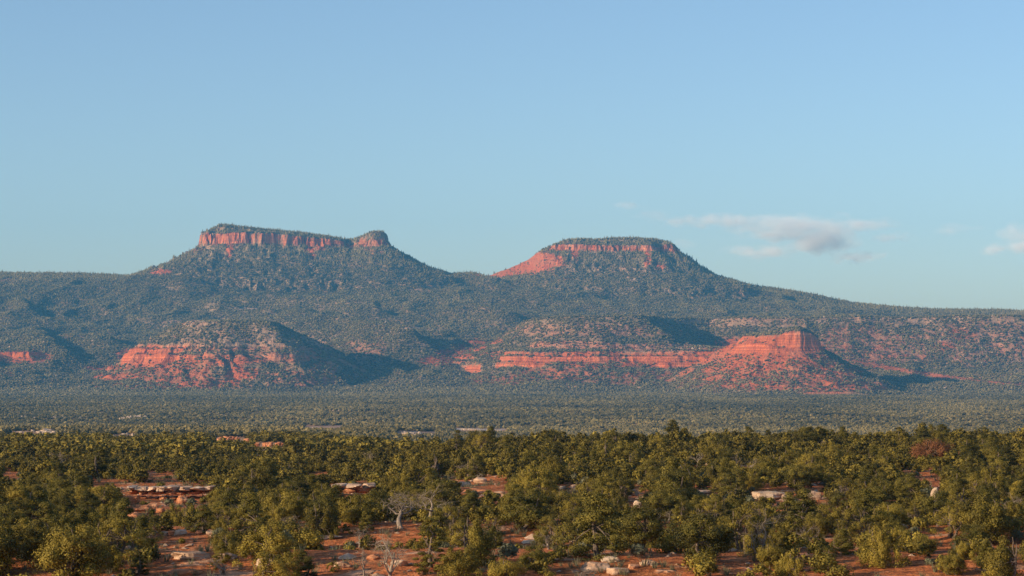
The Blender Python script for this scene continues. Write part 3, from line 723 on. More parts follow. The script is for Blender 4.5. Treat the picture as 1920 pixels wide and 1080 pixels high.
# where the photo shows bare earth and rock between the trees (px0, py0, px1, py1)
CLEAR = [(228, 910, 392, 950), (244, 950, 300, 968), (312, 1022, 392, 1060), (305, 998, 385, 1006), (624, 906, 688, 930), (862, 900, 950, 928), (1045, 908, 1090, 922),
         (1412, 920, 1490, 938), (1515, 920, 1545, 938), (1186, 912, 1202, 960), (1060, 1048, 1250, 1080), (640, 1040, 760, 1080), (1640, 1056, 1676, 1080), (1700, 886, 1765, 900), (1744, 912, 1764, 932),
         (172, 900, 215, 912), (275, 886, 325, 898), (5, 884, 35, 895), (945, 1004, 990, 1014), (1752, 1019, 1790, 1026), (1880, 1028, 1915, 1034), (700, 992, 780, 1004), (575, 886, 610, 892), (830, 896, 850, 902), (600, 1004, 650, 1014), (1300, 918, 1335, 926)]
CLEAR_MID = [(222, 778, 258, 788), (30, 782, 100, 787), (132, 784, 172, 788), (212, 814, 252, 822), (18, 808, 105, 815), (404, 820, 460, 831), (478, 830, 532, 837), (570, 798, 640, 808), (745, 808, 815, 825), (855, 803, 950, 812), (555, 766, 590, 772), (600, 766, 650, 773), (1120, 798, 1150, 806), (1420, 772, 1460, 778), (1820, 786, 1880, 793), (375, 776, 430, 786)]
CLEAR_MID = [(a, b, c, min(d, b + 6)) for a, b, c, d in CLEAR_MID]
def blocked(x, y, z, h, wd, boxes, soft=.25):
    cx, b = project(x, y, z); _, t = project(x, y, z + h); hw = wd / 2 / y / K * (1 - soft)
    t = t + (b - t) * soft * .5
    hit = np.zeros(np.shape(x), bool)
    for (x0, y0, x1, y1) in boxes: hit |= (cx + hw > x0) & (cx - hw < x1) & (b > y0 + 1) & (t < y1 - 1)
    return hit

def plant(key, i, x, y, z, h, w_, rz, label, cat, group=None, name=None):
    p = PROTO[key][i % len(PROTO[key])]
    nm = name or {'juniper': 'juniper_tree', 'pinyon': 'pinyon_tree', 'sparse': 'juniper_tree', 'rust': 'juniper_tree', 'spire': 'pinyon_tree', 'dead': 'dead_tree', 'tangle': 'dead_tree'}[key]
    o = bpy.data.objects.new(nm, None); col.objects.link(o); o.empty_display_size = .5
    o.location = (x, y, z); o.rotation_euler = (0, 0, rz); sx = w_ / p['w']; o.scale = (sx, sx, h / p['h'])
    tag(o, label, cat, group)
    if 'wood' in p: link('branches', p['wood'], o)
    else: link('trunk', p['trunk'], o); link('crown', p['crown'], o)
    return o
HERO = [  # px, base row, height in rows, width in columns, kind, variant, label
    (1122, 1046, 150, 165, 'pinyon', 0, 'tallest dark pinyon, rising just behind the bare tan slabs at the bottom edge'),
    (752, 988, 72, 125, 'tangle', 0, 'low grey leafless tree with a dense tangle of twigs, beside the bleached limbs'),
    (800, 992, 92, 120, 'dead', 0, 'bleached dead tree with long white limbs spread sideways'),
    (724, 1092, 112, 105, 'dead', 1, 'leafless forked grey tree standing on red earth at the bottom edge'),
    (682, 1090, 70, 60, 'dead', 2, 'small bare sapling beside the forked grey tree at the bottom edge'),
    (1432, 1052, 118, 95, 'dead', 3, 'pale bare tree with many fine branches, right of the tallest pinyon'),
    (1512, 1022, 48, 55, 'dead', 1, 'short stump tree with a fan of bare reddish limbs'),
    (1584, 1024, 62, 50, 'sparse', 0, 'thin crowned juniper with one straight pale trunk'),
    (1620, 1024, 66, 75, 'sparse', 1, 'open crowned juniper with a thick grey trunk beside the straight pale one'),
    (1748, 872, 66, 112, 'rust', 0, 'rust brown dying juniper among green ones near the crest'),
    (135, 1098, 150, 200, 'juniper', 5, 'broad dark juniper spreading across the bottom of the view below the grey scrub'),
    (1848, 1020, 118, 150, 'juniper', 6, 'broad bright green juniper with a domed crown, below the rust brown tree'),
    (1652, 1062, 112, 100, 'juniper', 2, 'upright bright juniper behind the small patch of red earth at the bottom edge'),
    (806, 1066, 112, 90, 'spire', 0, 'slender open pinyon with a dark trunk beside the forked bare tree'),
    (884, 1062, 124, 110, 'juniper', 0, 'dense upright juniper between the slender dark trunked pinyon and the tallest pinyon'),
    (1316, 1058, 125, 175, 'pinyon', 4, 'wide heavy pinyon between the tallest pinyon and the pale bare tree'),
    (598, 1010, 96, 78, 'juniper', 3, 'flame shaped juniper with upright lobes behind the strip of red earth'),
    (418, 1003, 42, 60, 'juniper', 1, 'small fresh green bushy juniper below the layered ledge'),
    (950, 1102, 74, 100, 'juniper', 7, 'low round juniper cut by the bottom edge, left of the tan slabs'),
    (512, 1096, 80, 130, 'juniper', 4, 'rounded juniper at the bottom edge, right of the dark shaded slab'),
    (1892, 1096, 120, 120, 'juniper', 0, 'tall juniper cut by the bottom right corner'),
    (1488, 1096, 86, 80, 'juniper', 3, 'small pointed bright juniper at the bottom edge under the bare fan limbed stump'),
    (985, 992, 96, 150, 'pinyon', 5, 'broad olive pinyon left of and behind the tallest pinyon'),
    (232, 1012, 92, 105, 'pinyon', 3, 'rounded pinyon in front of the layered ledge'),
    (858, 850, 52, 40, 'spire', 0, 'pinyon top poking highest above the crest near its middle'),
    (1152, 840, 44, 38, 'spire', 0, 'pointed pinyon standing just above the crest line behind the tallest pinyon'),
    (118, 884, 44, 62, 'dead', 2, 'grey leafless tree among the dark crowns above the layered ledge'),
    (1405, 892, 38, 60, 'tangle', 1, 'grey twiggy dead tree in the middle of the crowded slope'),
    (1382, 880, 36, 34, 'dead', 0, 'thin white snag beside the grey twiggy dead tree'),
    (858, 888, 20, 52, 'tangle', 0, 'small pile of grey dead branches on red earth under the crest'),
    (420, 1078, 42, 110, 'tangle', 1, 'fallen grey limbs lying at the foot of the round juniper in the lower left'),
    (530, 998, 34, 60, 'tangle', 0, 'dead grey limbs lying beside the flame shaped juniper'),
    (1570, 940, 34, 52, 'tangle', 1, 'arching grey dead branches right of the pale boulders'),
    (1095, 1086, 26, 90, 'tangle', 0, 'dark twiggy dead shrub on the tan slabs at the bottom edge'),
    (1650, 1044, 32, 44, 'dead', 3, 'gnarled bare stump over the small red clearing'),
    (1040, 1010, 60, 90, 'sparse', 2, 'thin olive scrub juniper growing against the left foot of the tallest pinyon'),
    (700, 880, 40, 40, 'dead', 2, 'bare grey snag showing above dark crowns below the crest'),
    (470, 1010, 98, 110, 'pinyon', 2, 'dark pinyon between the fresh green bush and the flame shaped juniper'),
]
pts = []; HBOX = []
for (px, by, hp, wp, key, i, lb) in HERO:
    x, y, z = ray_ground(px, by); h = hp * K * y * (.95 if key[:2] in ('de', 'ta') else .84); w_ = wp * K * y * (1 if key[:2] in ('de', 'ta') else .84)
    plant(key, i, x, y, z - .05, h, w_, rng.uniform(0, 6.28), lb, 'dead tree' if key in ('dead', 'tangle') else 'tree'); pts.append((x, y, w_)); q_ = project(x, y, z + h)[1]; HBOX.append((px - wp * .3, q_, px + wp * .3, by - .45 * (by - q_), y))
# the rest of the foreground wood
P0 = np.array([(p[0], p[1]) for p in pts]); W0 = np.array([p[2] for p in pts]); PX_, PY_, PW_ = list(P0[:, 0]), list(P0[:, 1]), list(W0)
cand = []
g1 = np.random.default_rng(77)
for k in range(46000):
    D = math.sqrt(g1.random() * (500 ** 2 - 122 ** 2) + 122 ** 2); x = (g1.random() * 2 - 1) * (.24 * D + 34); big = g1.random()
    h = (1.0 + 1.85 * big ** 1.1 + .8 * (big > .93)) * (1.0 if D < 175 else 1) * (1 - .32 * min(1, max(0, (D - 330) / 90)) * (x < -.02 * D)); wd = h * g1.uniform(1.1, 1.5)
    dn = float(vnoise(np.array([x / 17.]), np.array([D / 26.]), 401)[0])
    if g1.random() > .8 + .5 * dn: continue
    ax = np.array(PX_) - x; ay = np.array(PY_) - D; aw = np.array(PW_)
    if ((ax * ax + ay * ay) < (.43 * (aw + wd)) ** 2).any(): continue
    z = float(h_near(np.array([x]), np.array([D]))[0])
    if blocked(np.array([x]), np.array([D]), np.array([z]), h, wd, CLEAR, .36)[0]: continue
    hb = [q[:4] for q in HBOX if D < q[4] - 1]
    if hb and blocked(np.array([x]), np.array([D]), np.array([z]), h, wd, hb, .4)[0]: continue
    px, py = project(x, D, z)
    PX_.append(x); PY_.append(D); PW_.append(wd); cand.append((x, D, z, h, wd, px, py))
print('foreground trees', len(cand), min(c[0] for c in cand), max(c[0] for c in cand))
ZX = [(-199, 90, 'by the left edge'), (90, 210, 'by the broad juniper'), (210, 400, 'by the layered ledge'), (400, 520, 'by the fresh bush'), (520, 690, 'by the flame juniper'), (690, 860, 'by the bleached limbs'), (860, 1010, 'by the orange rock dome'), (1010, 1200, 'by the tallest pinyon'), (1200, 1380, 'by the wide heavy pinyon'), (1380, 1500, 'by the smooth pale boulder'), (1500, 1650, 'by the domed boulder'), (1650, 1800, 'by the rust brown juniper'), (1800, 2200, 'by the right edge')]
def zone(px): return next(t for a, b, t in ZX if a <= px < b)
def band(y): return 'in the front rows' if y < 175 else 'in the middle rows' if y < 250 else 'in the far rows' if y < 340 else 'on the crest'
NTH = ['first', 'second', 'third', 'fourth', 'fifth', 'sixth', 'seventh', 'eighth', 'ninth', 'tenth', 'eleventh', 'twelfth'] + ['thirteenth', 'fourteenth', 'fifteenth', 'sixteenth', 'seventeenth', 'eighteenth', 'nineteenth', 'twentieth', 'twenty-first', 'twenty-second', 'twenty-third', 'last']
named = {}
def name_row():
    """things that look alike in one spot are told apart by their order from the left"""
    for key, L in named.items():
        L.sort(key=lambda a: a[0])
        for i, (px, o) in enumerate(L):
            o['group'] = key[1]
            o['label'] = key[0] if len(L) == 1 else f'{NTH[min(i, 23)]} from left, {key[0]}'
counts = {'juniper': 0, 'pinyon': 0}; rest = []
cand.sort(key=lambda c: -c[3] / c[1])
for (x, y, z, h, wd, px, py) in cand:
    q = g1.random(); i = int(g1.integers(0, 40)); rz = g1.uniform(0, 6.28)
    key = 'juniper' if q < .42 else 'pinyon' if q < .78 else 'sparse' if q < .955 else 'dead'
    inside = -60 < px < 1980 and project(x, y, z + h)[1] < 1082
    kk = 'pinyon' if key == 'pinyon' else 'juniper'
    if key == 'dead': h *= .8; wd *= .8
    if key == 'pinyon': h *= 1.12
    if not inside or (key != 'dead' and counts[kk] >= 270):
        rest.append((key, i, x, y, z, h, wd, rz, inside)); continue
    look = {'juniper': ('lumpy juniper' if i % 8 < 5 else 'rounded juniper'), 'pinyon': ('layered pinyon' if i % 6 < 4 else 'rounded pinyon'), 'sparse': 'thin scrubby juniper', 'dead': 'bare grey tree'}[key]
    size = 'small' if h < 1.7 else 'tall' if h > 3.2 else 'low' if h < 2.3 else 'broad'
    lb = f'{size} {look} {band(y)} {zone(px)}'
    if key != 'dead': counts[kk] += 1
    o = plant(key, i, x, y, z - .05, h, wd, rz, lb, 'dead tree' if key == 'dead' else 'tree'); named.setdefault((lb, {'juniper': 'green junipers of the foreground rise', 'pinyon': 'pinyons of the foreground rise', 'sparse': 'scrubby junipers of the foreground rise', 'dead': 'bare trees of the foreground rise'}[key]), []).append((px, o))
print('individuals', counts, 'rest', len(rest))
def realize(name, items, label, maxleaf=None):
    V, F, T, off = [], [], [], 0
    for (key, i, x, y, z, h, wd, rz) in items:
        C, _ = LOD[key][i % len(LOD[key])]
        v, f, t, ph, pw = C; c, s_ = math.cos(rz), math.sin(rz); sx = wd / pw
        V.append(np.stack([(v[:, 0] * c - v[:, 1] * s_) * sx + x, (v[:, 0] * s_ + v[:, 1] * c) * sx + y, v[:, 2] * h / ph + z], 1)); F.append(f + off); T.append(t + (i % 7 - 3) * .05); off += len(v)
    me = new_mesh(name, np.concatenate(V), np.concatenate(F), M_JUN, False); fattr(me, 'tint', np.clip(np.concatenate(T), 0, 1))
    return tag(link(name, me), label, kind='stuff')
LOD = {}
for key, kinds in (('juniper', ('juniper', 'round')), ('pinyon', ('pinyon', 'round')), ('sparse', ('sparse',))):
    for j, kd in enumerate(kinds * 2):
        r = np.random.default_rng(500 + j); C = clumps(kd, r, 4.0, 4.2); v, f, t = crown(C, r, 1050, .32); LOD.setdefault(key, []).append(((v, f, t - (.18 if key == 'pinyon' else 0), 4.0, 4.2), None))
LOD['dead'] = LOD['sparse']
if rest: realize('juniper_thicket', [(a[0], a[1], a[2], a[3], a[4], a[5], a[6], a[7]) for a in rest if a[8]], 'small far juniper and pinyon crowns filling in the crest of the foreground rise')
off = np.array([(a[2], a[3], a[4], a[6], a[5]) for a in rest if not a[8]])
OFF = off
# woodland behind the crest, down to the plain
small = []
for j in range(5):
    r = np.random.default_rng(600 + j); C = clumps(['juniper', 'round', 'pinyon', 'round', 'juniper'][j], r, 1.0, 1.05); C = C[r.permutation(len(C))[:22]]; C[:, 3] *= 1.25
    v, f, t = crown(C, r, 230, .15); small.append((v, f, t - .5))
scatter_mesh('juniper_scrub', small, OFF[:, 0], OFF[:, 1], OFF[:, 2] - .05, OFF[:, 3], OFF[:, 4], M_JUN, .48 + rng.normal(0, .1, len(OFF)), 'juniper scrub continuing past the sides of the view')
print('beyond the frame', len(OFF))
u, D = rand_wedge(26000, 505, 1500); X = u * D; PXm = 960 + u / K
k = rng.random(len(u)) < (.62 + .8 * fbm(X / 60, D / 90, 321, 3)) * (1 - .45 * sm(700, 1100, PXm)); u, D, X = u[k], D[k], X[k]
Zm = hn(u, D); S = rng.uniform(2.6, 5.2, len(X)); k = ~blocked(X, D, Zm, S, S, CLEAR_MID, .35); X, D, Zm, S = X[k], D[k], Zm[k], S[k]
scatter_mesh('middle_woodland', small, X, D, Zm - .1, S, S * rng.uniform(.8, 1.05, len(X)), M_JUN, .47 + .12 * fbm(X / 120, D / 120, 323, 2) + rng.normal(0, .09, len(X)), 'juniper woodland on the ground beyond the crest')
u, D = rand_wedge(62000, 1500, 3000); X = u * D; PXm = 960 + u / K
k = rng.random(len(u)) < np.maximum(.34, .72 + 1.2 * fbm(X / 45, D / 110, 331, 4)); u, D, X = u[k], D[k], X[k]
Zm = hn(u, D); S = rng.uniform(3.0, 6.0, len(X)); k = ~blocked(X, D, Zm, S * .8, S, CLEAR_MID, .3); X, D, Zm, S = X[k], D[k], Zm[k], S[k]
scatter_mesh('distant_woodland', [blob2(i + 60) for i in range(5)], X, D, Zm - .2, S, S * rng.uniform(.75, 1.0, len(X)), M_FLAT, .48 + .34 * fbm(X / 120, D / 300, 333, 3) + rng.normal(0, .17, len(X)), 'denser juniper woodland half way to the mesas')

# ------------------------------------------------------------------ rocks
def rock_geo(seed, sx, sy, sz, n=9, box=.55, rough=.12):
    r = np.random.default_rng(seed); g = np.linspace(-1, 1, n); V, F, off = [], [], 0
    for ax in range(3):
        for sg in (-1, 1):
            a, b = np.meshgrid(g, g); c = np.full_like(a, sg); v = [None] * 3; v[ax] = c; v[(ax + 1) % 3] = a; v[(ax + 2) % 3] = b
            V.append(np.stack([q.ravel() for q in v], 1)); f = grid_faces(n, n); F.append(f[:, ::-1] if sg < 0 else f); F[-1] = F[-1] + off; off += n * n
    V = np.concatenate(V); F = np.concatenate(F); nr = np.linalg.norm(V, axis=1)[:, None]; V = V * (1 - box) / nr * 1.15 + V * box
    for k in range(7):
        d = r.normal(size=3); d /= np.linalg.norm(d); lim = r.uniform(.72, .95); e = V @ d - lim; V = V - np.outer(np.maximum(e, 0), d) * .9
    q = seed * 3.7; V = V * (1 + rough * (vnoise(V[:, 0] * 1.6 + q, V[:, 1] * 1.6 + V[:, 2] * 2.1, seed % 50) + .5 * vnoise(V[:, 0] * 4 + q, V[:, 1] * 4 - V[:, 2] * 5, seed % 50 + 3)))[:, None]
    return V * (sx / 2, sy / 2, sz / 2), F
def rock_at(seed, px, by, wp, hp, mat, label, name='boulder', cat='boulder', depth=.8, sink=.3, box=.55, group=None, yy=None):
    x, y, z = ray_ground(px, by) if yy is None else yy; w_ = wp * K * y; h = hp * K * y * (1 + sink)
    V, F = rock_geo(seed, w_, w_ * depth, h, 9, box); V = V + (0, w_ * depth * .4, h * (.5 - sink / (1 + sink)))
    r = np.random.default_rng(seed); V = rotz(V, r.uniform(-.25, .25))
    return tag(link(name, new_mesh(name, V, F, mat, False), loc=(x, y, z)), label, cat, group)
def ledge_at(seed, px, by, wp, hp, mat, label, name='rock_ledge', layers=2, nb=6, under=None, depth=3.0):
    """a run of broken blocks, the top course overhanging the one below"""
    x, y, z = ray_ground(px, by); w_ = wp * K * y; h = hp * K * y; r = np.random.default_rng(seed); parts = []; fm = []
    for L in range(layers):
        z0 = h * (L / layers); hh = h / layers * 1.12; xx = -w_ / 2
        while xx < w_ / 2:
            bw = w_ / nb * r.uniform(.6, 1.5); dp = depth * r.uniform(.8, 1.2)
            V, F = rock_geo(int(r.integers(1e6)), bw * 1.06, dp, hh * r.uniform(.85, 1.12), 7, .72, .10)
            t = (xx + bw / 2) / (w_ / 2); V = V + (xx + bw / 2, dp / 2 + (layers - 1 - L) * .5 + r.uniform(-.25, .25) + 1.2 * t * t, z0 + hh / 2 - (.25 if L == 0 else 0))
            parts.append((V, F)); fm += [0 if L == layers - 1 else 1] * len(F); xx += bw
    V, F = join(parts); me = new_mesh(name, V, F, [mat, under or mat], False, fm)
    return tag(link(name, me, loc=(x, y, z)), label, 'rock ledge')
ledge_at(1, 312, 938, 155, 24, M_TAN, 'long layered rock ledge with a tan overhanging cap over orange rock', layers=3, nb=9, under=M_ORANGE)
for k, (px, by, wp, hp) in enumerate([(243, 948, 30, 16), (262, 960, 34, 12), (250, 972, 30, 10), (285, 953, 20, 9), (340, 946, 20, 16), (300, 962, 16, 8)]):
    rock_at(20 + k, px, by, wp, hp, M_ORANGE, ['rounded orange boulder at the left foot of the layered ledge', 'flat orange boulder below the layered ledge', 'lowest orange boulder under the layered ledge', 'small orange rock between boulders under the layered ledge', 'upright round orange boulder under the overhang of the layered ledge', 'smallest stone on the slope under the layered ledge'][k])
ledge_at(2, 655, 936, 68, 26, M_TAN, 'blocky tan outcrop above the dark crowns, left of the grey dead trees', layers=3, nb=3, under=M_ORANGE)
for k, (px, by, wp, hp, m_, lb) in enumerate([
        (893, 930, 58, 13, M_ORANGE, 'smooth low orange dome of rock under the crest'), (868, 913, 26, 9, M_TAN, 'small tan block above the smooth orange dome'), (900, 906, 24, 11, M_TAN, 'tan block with a sloping top above the smooth orange dome'), (938, 930, 24, 8, M_TAN, 'flat tan rock to the right of the orange dome'),
        (1052, 918, 20, 6, M_PALE, 'small pale slab on red earth behind the tallest pinyon'), (1074, 916, 14, 7, M_TAN, 'small tan stone beside the pale slab behind the tallest pinyon'),
        (1448, 938, 56, 15, M_PALE, 'large smooth pale boulder on the slope, the left one of a pair'), (1476, 941, 24, 14, M_TAN, 'lower tan rock leaning on the large smooth pale boulder'), (1526, 938, 30, 15, M_TAN, 'tan boulder with a rounded top, the right one of a pair'), (1512, 948, 22, 10, M_ORANGE, 'small orange rock at the foot of the round topped tan boulder'),
        (1754, 938, 16, 22, M_PALE, 'upright cracked pale rock beside the red clearing below the rust brown tree'), (1735, 918, 30, 8, M_TAN, 'grey shelf of rock beside the upright cracked pale rock'),
        (1117, 1074, 52, 15, M_TAN, 'broad tilted tan slab at the bottom edge'), (1145, 1056, 34, 9, M_PALE, 'pale slab under the trunk of the tallest pinyon'), (1162, 1078, 40, 11, M_TAN, 'split tan slab right of the broad tilted slab'), (1214, 1060, 30, 10, M_TAN, 'flat grey tan rock on the red slope right of the slabs'), (1190, 1066, 20, 8, M_ORANGE, 'small orange rock between the tan slabs'),
        (308, 1006, 16, 8, M_TAN, 'leftmost small boulder of the row on red earth'), (322, 1006, 14, 9, M_ORANGE, 'second small boulder of the row on red earth'), (338, 1004, 24, 10, M_TAN, 'widest small boulder in the row on red earth'), (372, 1003, 13, 8, M_ORANGE, 'fourth small boulder of the row on red earth'), (392, 1003, 12, 7, M_TAN, 'rightmost small boulder of the row on red earth'),
        (362, 1052, 70, 14, M_TAN, 'wide grey slab in shade at the lower left'), (420, 1052, 44, 14, M_TAN, 'lower slab in shade, right of the wide grey slab'), (338, 1080, 60, 9, M_ORANGE, 'thin orange shelf of rock at the bottom edge below the wide grey slab'),
        (492, 1066, 36, 18, M_TAN, 'tan boulder beside the rounded juniper at the bottom edge'), (640, 1068, 34, 12, M_TAN, 'tan rock on the red earth left of the bare sapling'), (700, 1050, 26, 10, M_ORANGE, 'orange rock behind the bare sapling'), (748, 1062, 30, 11, M_TAN, 'tan rock right of the forked grey tree'), (612, 1012, 60, 8, M_TAN, 'long flat pinkish shelf of rock at the foot of the flame shaped juniper'),
        (1188, 930, 20, 12, M_TAN, 'rock in the narrow red gully right of the tallest pinyon'), (1196, 952, 16, 12, M_PALE, 'pale rock lower in the narrow red gully'), (1318, 928, 44, 7, M_TAN, 'low tan ledge left of the large smooth pale boulder'), (1660, 1062, 24, 8, M_TAN, 'tan stone on the small red clearing at the bottom edge'), (112, 918, 20, 12, M_TAN, 'tan block on the slope far left of the layered ledge'), (70, 912, 34, 8, M_ORANGE, 'low orange rock at the far left above the dark juniper'),
        (1000, 1020, 40, 6, M_PALE, 'thin pale shelf of rock in the shade left of the tallest pinyon')]):
    rock_at(60 + k, px, by, wp, hp, m_, lb)
for k, (px, by, wp, hp, m_, lb) in enumerate([
        (240, 789, 34, 10, M_PALE, 'pale domed outcrop in the woodland on the plain at the left'), (60, 788, 80, 5, M_PALE, 'long thin pale ledge on the plain near the left edge'), (152, 789, 44, 5, M_PALE, 'short pale ledge left of the domed outcrop'),
        (232, 824, 44, 9, M_PALE, 'pale ledge just beyond the crest under the domed outcrop'), (62, 816, 90, 8, M_PALE, 'wide pale broken ledge beyond the crest at the left'), (432, 832, 60, 13, M_ORANGE, 'orange ledge on the crest above the layered ledge'), (505, 838, 60, 9, M_ORANGE, 'lower orange ledge right of the other on the crest'),
        (604, 805, 60, 5, M_PALE, 'thin pale ledge beyond the crest left of the middle'), (780, 822, 62, 13, M_PALE, 'bright pale rock ledge beyond the middle of the crest'), (900, 809, 86, 5, M_PALE, 'low pale ledge seen just over the crest by the highest pinyon top'),
        (572, 770, 30, 3, M_PALE, 'tiny pale ledge far out on the plain'), (624, 771, 44, 3, M_PALE, 'thin pale line of rock far out on the plain'), (1134, 803, 22, 5, M_PALE, 'small pale rock over the crest by the pointed pinyon'), (1440, 776, 34, 3, M_PALE, 'tiny pale ledge on the plain below the red butte'), (1850, 791, 52, 4, M_PALE, 'pale ledge on the plain near the right edge'), (402, 783, 50, 5, M_PALE, 'pale ledge on the plain right of the domed outcrop')]):
    x, y, z = ray_ground(px, by, 400); r = np.random.default_rng(900 + k); w_ = wp * K * y; h = hp * K * y; parts = []
    for q in range(int(8 + w_ / 6)):
        bw = w_ * r.uniform(.06, .26); V, F = rock_geo(int(r.integers(1e6)), bw, bw * r.uniform(.5, 1.2), h * r.uniform(.4, 1.15), 7, .45, .25)
        ox = r.uniform(-.5, .5) * w_; oy = r.uniform(0, .03) * y; V = V + (ox, oy, 0)
        V[:, 2] += float(h_near(np.array([x + ox]), np.array([y + oy]))[0]) - z + h * .3; parts.append((V, F))
    ro = bpy.data.objects.new('rock_outcrop', None); col.objects.link(ro); ro.location = (x, y, z); tag(ro, lb, 'rock outcrop')
    for V, F in parts: link('rock', new_mesh('rock', V, F, m_, False), ro)
# stones, grass and litter on the open ground
n = 17000; D = np.sqrt(rng.random(n) * (420 ** 2 - 122 ** 2) + 122 ** 2); X = (rng.random(n) * 2 - 1) * .23 * D
k = rng.random(n) < .35 + 1.1 * fbm(X / 12, D / 12, 351, 3); X, D = X[k], D[k]; S = rng.gamma(1.8, .12, len(X)) + .08
scatter_mesh('gravel', [blob(i + 80) for i in range(4)], X, D, h_near(X, D) - S * .2, S, S * .55, M_TAN, np.zeros(len(X)), 'loose stones scattered over the red earth')
gt = []
for j in range(4):
    r = np.random.default_rng(700 + j); m = 26; an = r.uniform(0, 6.28, m); ln = r.uniform(.5, 1., m); P = np.stack([np.cos(an) * r.uniform(0, .3, m), np.sin(an) * r.uniform(0, .3, m), np.zeros(m)], 1)
    tip = P + np.stack([np.cos(an) * ln * .5, np.sin(an) * ln * .5, ln], 1); b = np.stack([-np.sin(an), np.cos(an), 0 * an], 1) * .035
    gt.append((np.stack([P - b, P + b, tip + b * .3, tip - b * .3], 1).reshape(-1, 3), np.arange(m * 4).reshape(m, 4), np.repeat(r.uniform(-.2, .2, m), 4)))
n = 14000; D = np.sqrt(rng.random(n) * (360 ** 2 - 122 ** 2) + 122 ** 2); X = (rng.random(n) * 2 - 1) * .23 * D
k = rng.random(n) < .4 + 1.1 * fbm(X / 9, D / 9, 361, 3); X, D = X[k], D[k]; S = rng.uniform(.25, .6, len(X))
scatter_mesh('grass', gt, X, D, h_near(X, D) - .02, S, S, M_SAGE, np.full(len(X), .75), 'dry grass tufts on the red earth between the trees')
n = 5400; D = np.sqrt(rng.random(n) * (470 ** 2 - 120 ** 2) + 120 ** 2); X = (rng.random(n) * 2 - 1) * .235 * D; Zu = h_near(X, D); S = rng.uniform(.7, 1.9, n)
k = (rng.random(n) < .65 + .8 * fbm(X / 14, D / 20, 371, 3)) & (~blocked(X, D, Zu, S * .8, S, CLEAR, .3)); X, D, Zu, S = X[k], D[k], Zu[k], S[k]
fine = []
for j in range(5):
    r = np.random.default_rng(640 + j); C = clumps(['round', 'juniper', 'round', 'shrub', 'round'][j], r, 1.0, 1.1); C = C[r.permutation(len(C))[:20]]; C[:, 3] *= 1.2
    v, f, t = crown(C, r, 620, .075); fine.append((v, f, t - .5))
for nm, sel, pr in (('undergrowth', D < 260, fine), ('far_undergrowth', D >= 260, small)):
    scatter_mesh(nm, pr, X[sel], D[sel], Zu[sel] - .05, S[sel], S[sel] * rng.uniform(.6, .95, int(sel.sum())), M_JUN, .42 + rng.normal(0, .16, int(sel.sum())), 'scrub and low bushes filling the gaps between the ' + ('nearer trees' if nm == 'undergrowth' else 'far trees of the rise'))
ns = 0
for k in range(2600):
    D = math.sqrt(g1.random() * (330 ** 2 - 122 ** 2) + 122 ** 2); x = (g1.random() * 2 - 1) * .222 * D; s_ = g1.uniform(.5, 1.15)
    ax = np.array(PX_) - x; ay = np.array(PY_) - D
    if ((ax * ax + ay * ay) < (.42 * np.array(PW_) + .5 * s_) ** 2).any() or ns >= 285: continue
    z = float(h_near(np.array([x]), np.array([D]))[0]); px, py = project(x, D, z)
    if not (-10 < px < 1930 and py < 1090): continue
    if blocked(np.array([x]), np.array([D]), np.array([z]), s_, s_, CLEAR)[0] and g1.random() < .5: continue
    i = int(g1.integers(0, 4)); look = 'grey sage shrub' if i % 2 else 'olive shrub'
    lb = f"{'small' if s_ < .8 else 'larger'} {look} {band(D)} {zone(px)}"
    o = tag(link('shrub', SHR[i], loc=(x, D, z - .03), rz=g1.uniform(0, 6.28), scale=(s_, s_, s_)), lb, 'shrub'); named.setdefault((lb, 'low shrubs between the trees'), []).append((px, o)); ns += 1
name_row()
print('shrubs', ns)

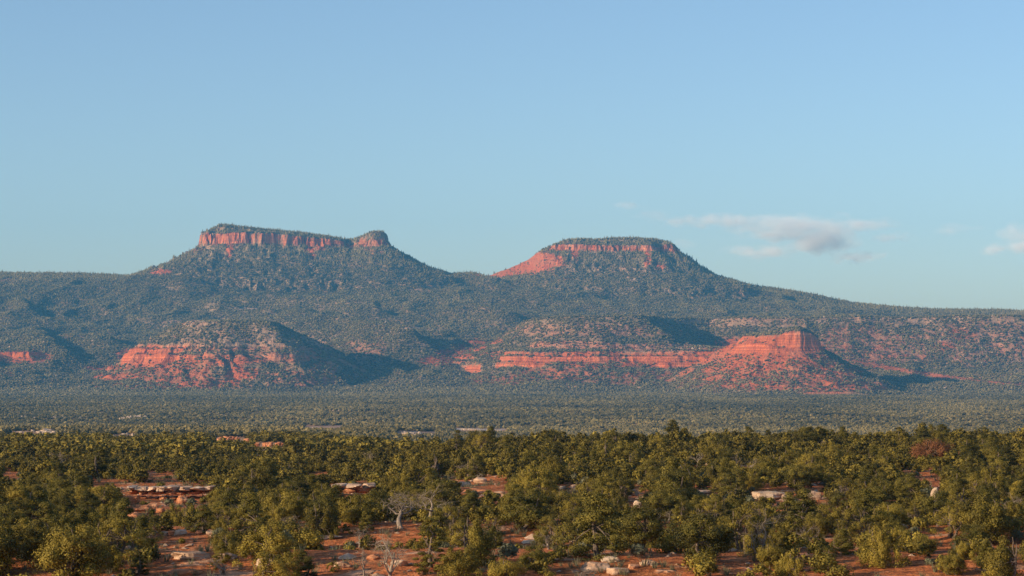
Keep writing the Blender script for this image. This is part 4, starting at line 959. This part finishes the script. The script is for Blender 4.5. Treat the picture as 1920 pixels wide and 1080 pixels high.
# ------------------------------------------------------------------ clouds
def cloud(name, label, puffs, Dc, dens, seed):
    """puffs: (px, py, rx, ry, strength) seen at distance Dc"""
    L = [(colx(px, Dc), row(Dc, py), rx * K * Dc, ry * K * Dc, st) for px, py, rx, ry, st in puffs]
    x0 = min(a[0] - a[2] * 1.3 for a in L); x1 = max(a[0] + a[2] * 1.3 for a in L); z0 = min(a[1] - a[3] * 1.4 for a in L); z1 = max(a[1] + a[3] * 1.4 for a in L); dy = 260
    o = bpy.data.objects.new(name, box_mesh(name, x0, x1, Dc - dy, Dc + dy, z0, z1)); col.objects.link(o); tag(o, label, kind='stuff')
    m = bpy.data.materials.new('cloud_vapour'); m.use_nodes = True; nt = m.node_tree; nt.nodes.clear()
    p = pos(nt); best = None
    wv = nt.nodes.new('ShaderNodeTexNoise'); wv.inputs['Scale'].default_value = .0075; wv.inputs['Detail'].default_value = 8; wv.inputs['Roughness'].default_value = .66
    nt.links.new(vscale(nt, p, (1, 1, 1.7)), wv.inputs['Vector'])
    for (cx, cz, rx, rz, st) in L:
        a = nt.nodes.new('ShaderNodeVectorMath'); a.operation = 'SUBTRACT'; nt.links.new(p, a.inputs[0]); a.inputs[1].default_value = (cx, Dc, cz)
        b = nt.nodes.new('ShaderNodeVectorMath'); b.operation = 'MULTIPLY'; nt.links.new(a.outputs[0], b.inputs[0]); b.inputs[1].default_value = (1 / rx, 1 / max(140, min(rx, 240)), 1 / rz)
        ln = nt.nodes.new('ShaderNodeVectorMath'); ln.operation = 'LENGTH'; nt.links.new(b.outputs[0], ln.inputs[0])
        v = math_n(nt, 'MULTIPLY', math_n(nt, 'SUBTRACT', 1.0, ln.outputs['Value']), st)
        best = v if best is None else math_n(nt, 'MAXIMUM', best, v)
    d = math_n(nt, 'ADD', best, math_n(nt, 'MULTIPLY', math_n(nt, 'SUBTRACT', wv.outputs[0], .52), 3.6))
    d = math_n(nt, 'MULTIPLY', math_n(nt, 'MAXIMUM', d, 0.0), dens)
    inside = math_n(nt, 'GREATER_THAN', best, -.25)
    vol = nt.nodes.new('ShaderNodeVolumePrincipled'); vol.inputs['Color'].default_value = (1.0, 1.0, 1.0, 1); vol.inputs['Anisotropy'].default_value = -.32
    nt.links.new(math_n(nt, 'MULTIPLY', d, inside), vol.inputs['Density'])
    out = nt.nodes.new('ShaderNodeOutputMaterial'); nt.links.new(vol.outputs[0], out.inputs['Volume'])
    o.data.materials.append(m)
    try: m.cycles.volume_step_rate = .45
    except Exception: pass
    return o
cloud('clouds', 'soft pinkish grey cloud bank right of the right butte', [(1500, 424, 130, 24, 1.0), (1540, 448, 76, 32, 1.3), (1350, 415, 110, 13, .8), (1470, 440, 80, 18, 1.0), (1610, 420, 66, 14, .75), (1440, 472, 72, 14, .7), (1605, 482, 56, 12, .65), (1670, 446, 44, 9, .55), (1520, 464, 66, 18, .95)], 15000, .0065, 1)
cloud('clouds', 'small white cloud puff at the right edge of the sky', [(1908, 440, 34, 22, 1), (1925, 462, 52, 16, 1), (1870, 468, 30, 8, .5)], 15000, .007, 2)
cloud('clouds', 'faint wisps of cloud above the right butte', [(1180, 385, 26, 7, .5), (1236, 402, 40, 9, .55), (1281, 455, 20, 11, .6), (1800, 430, 40, 8, .35)], 15000, .004, 3)
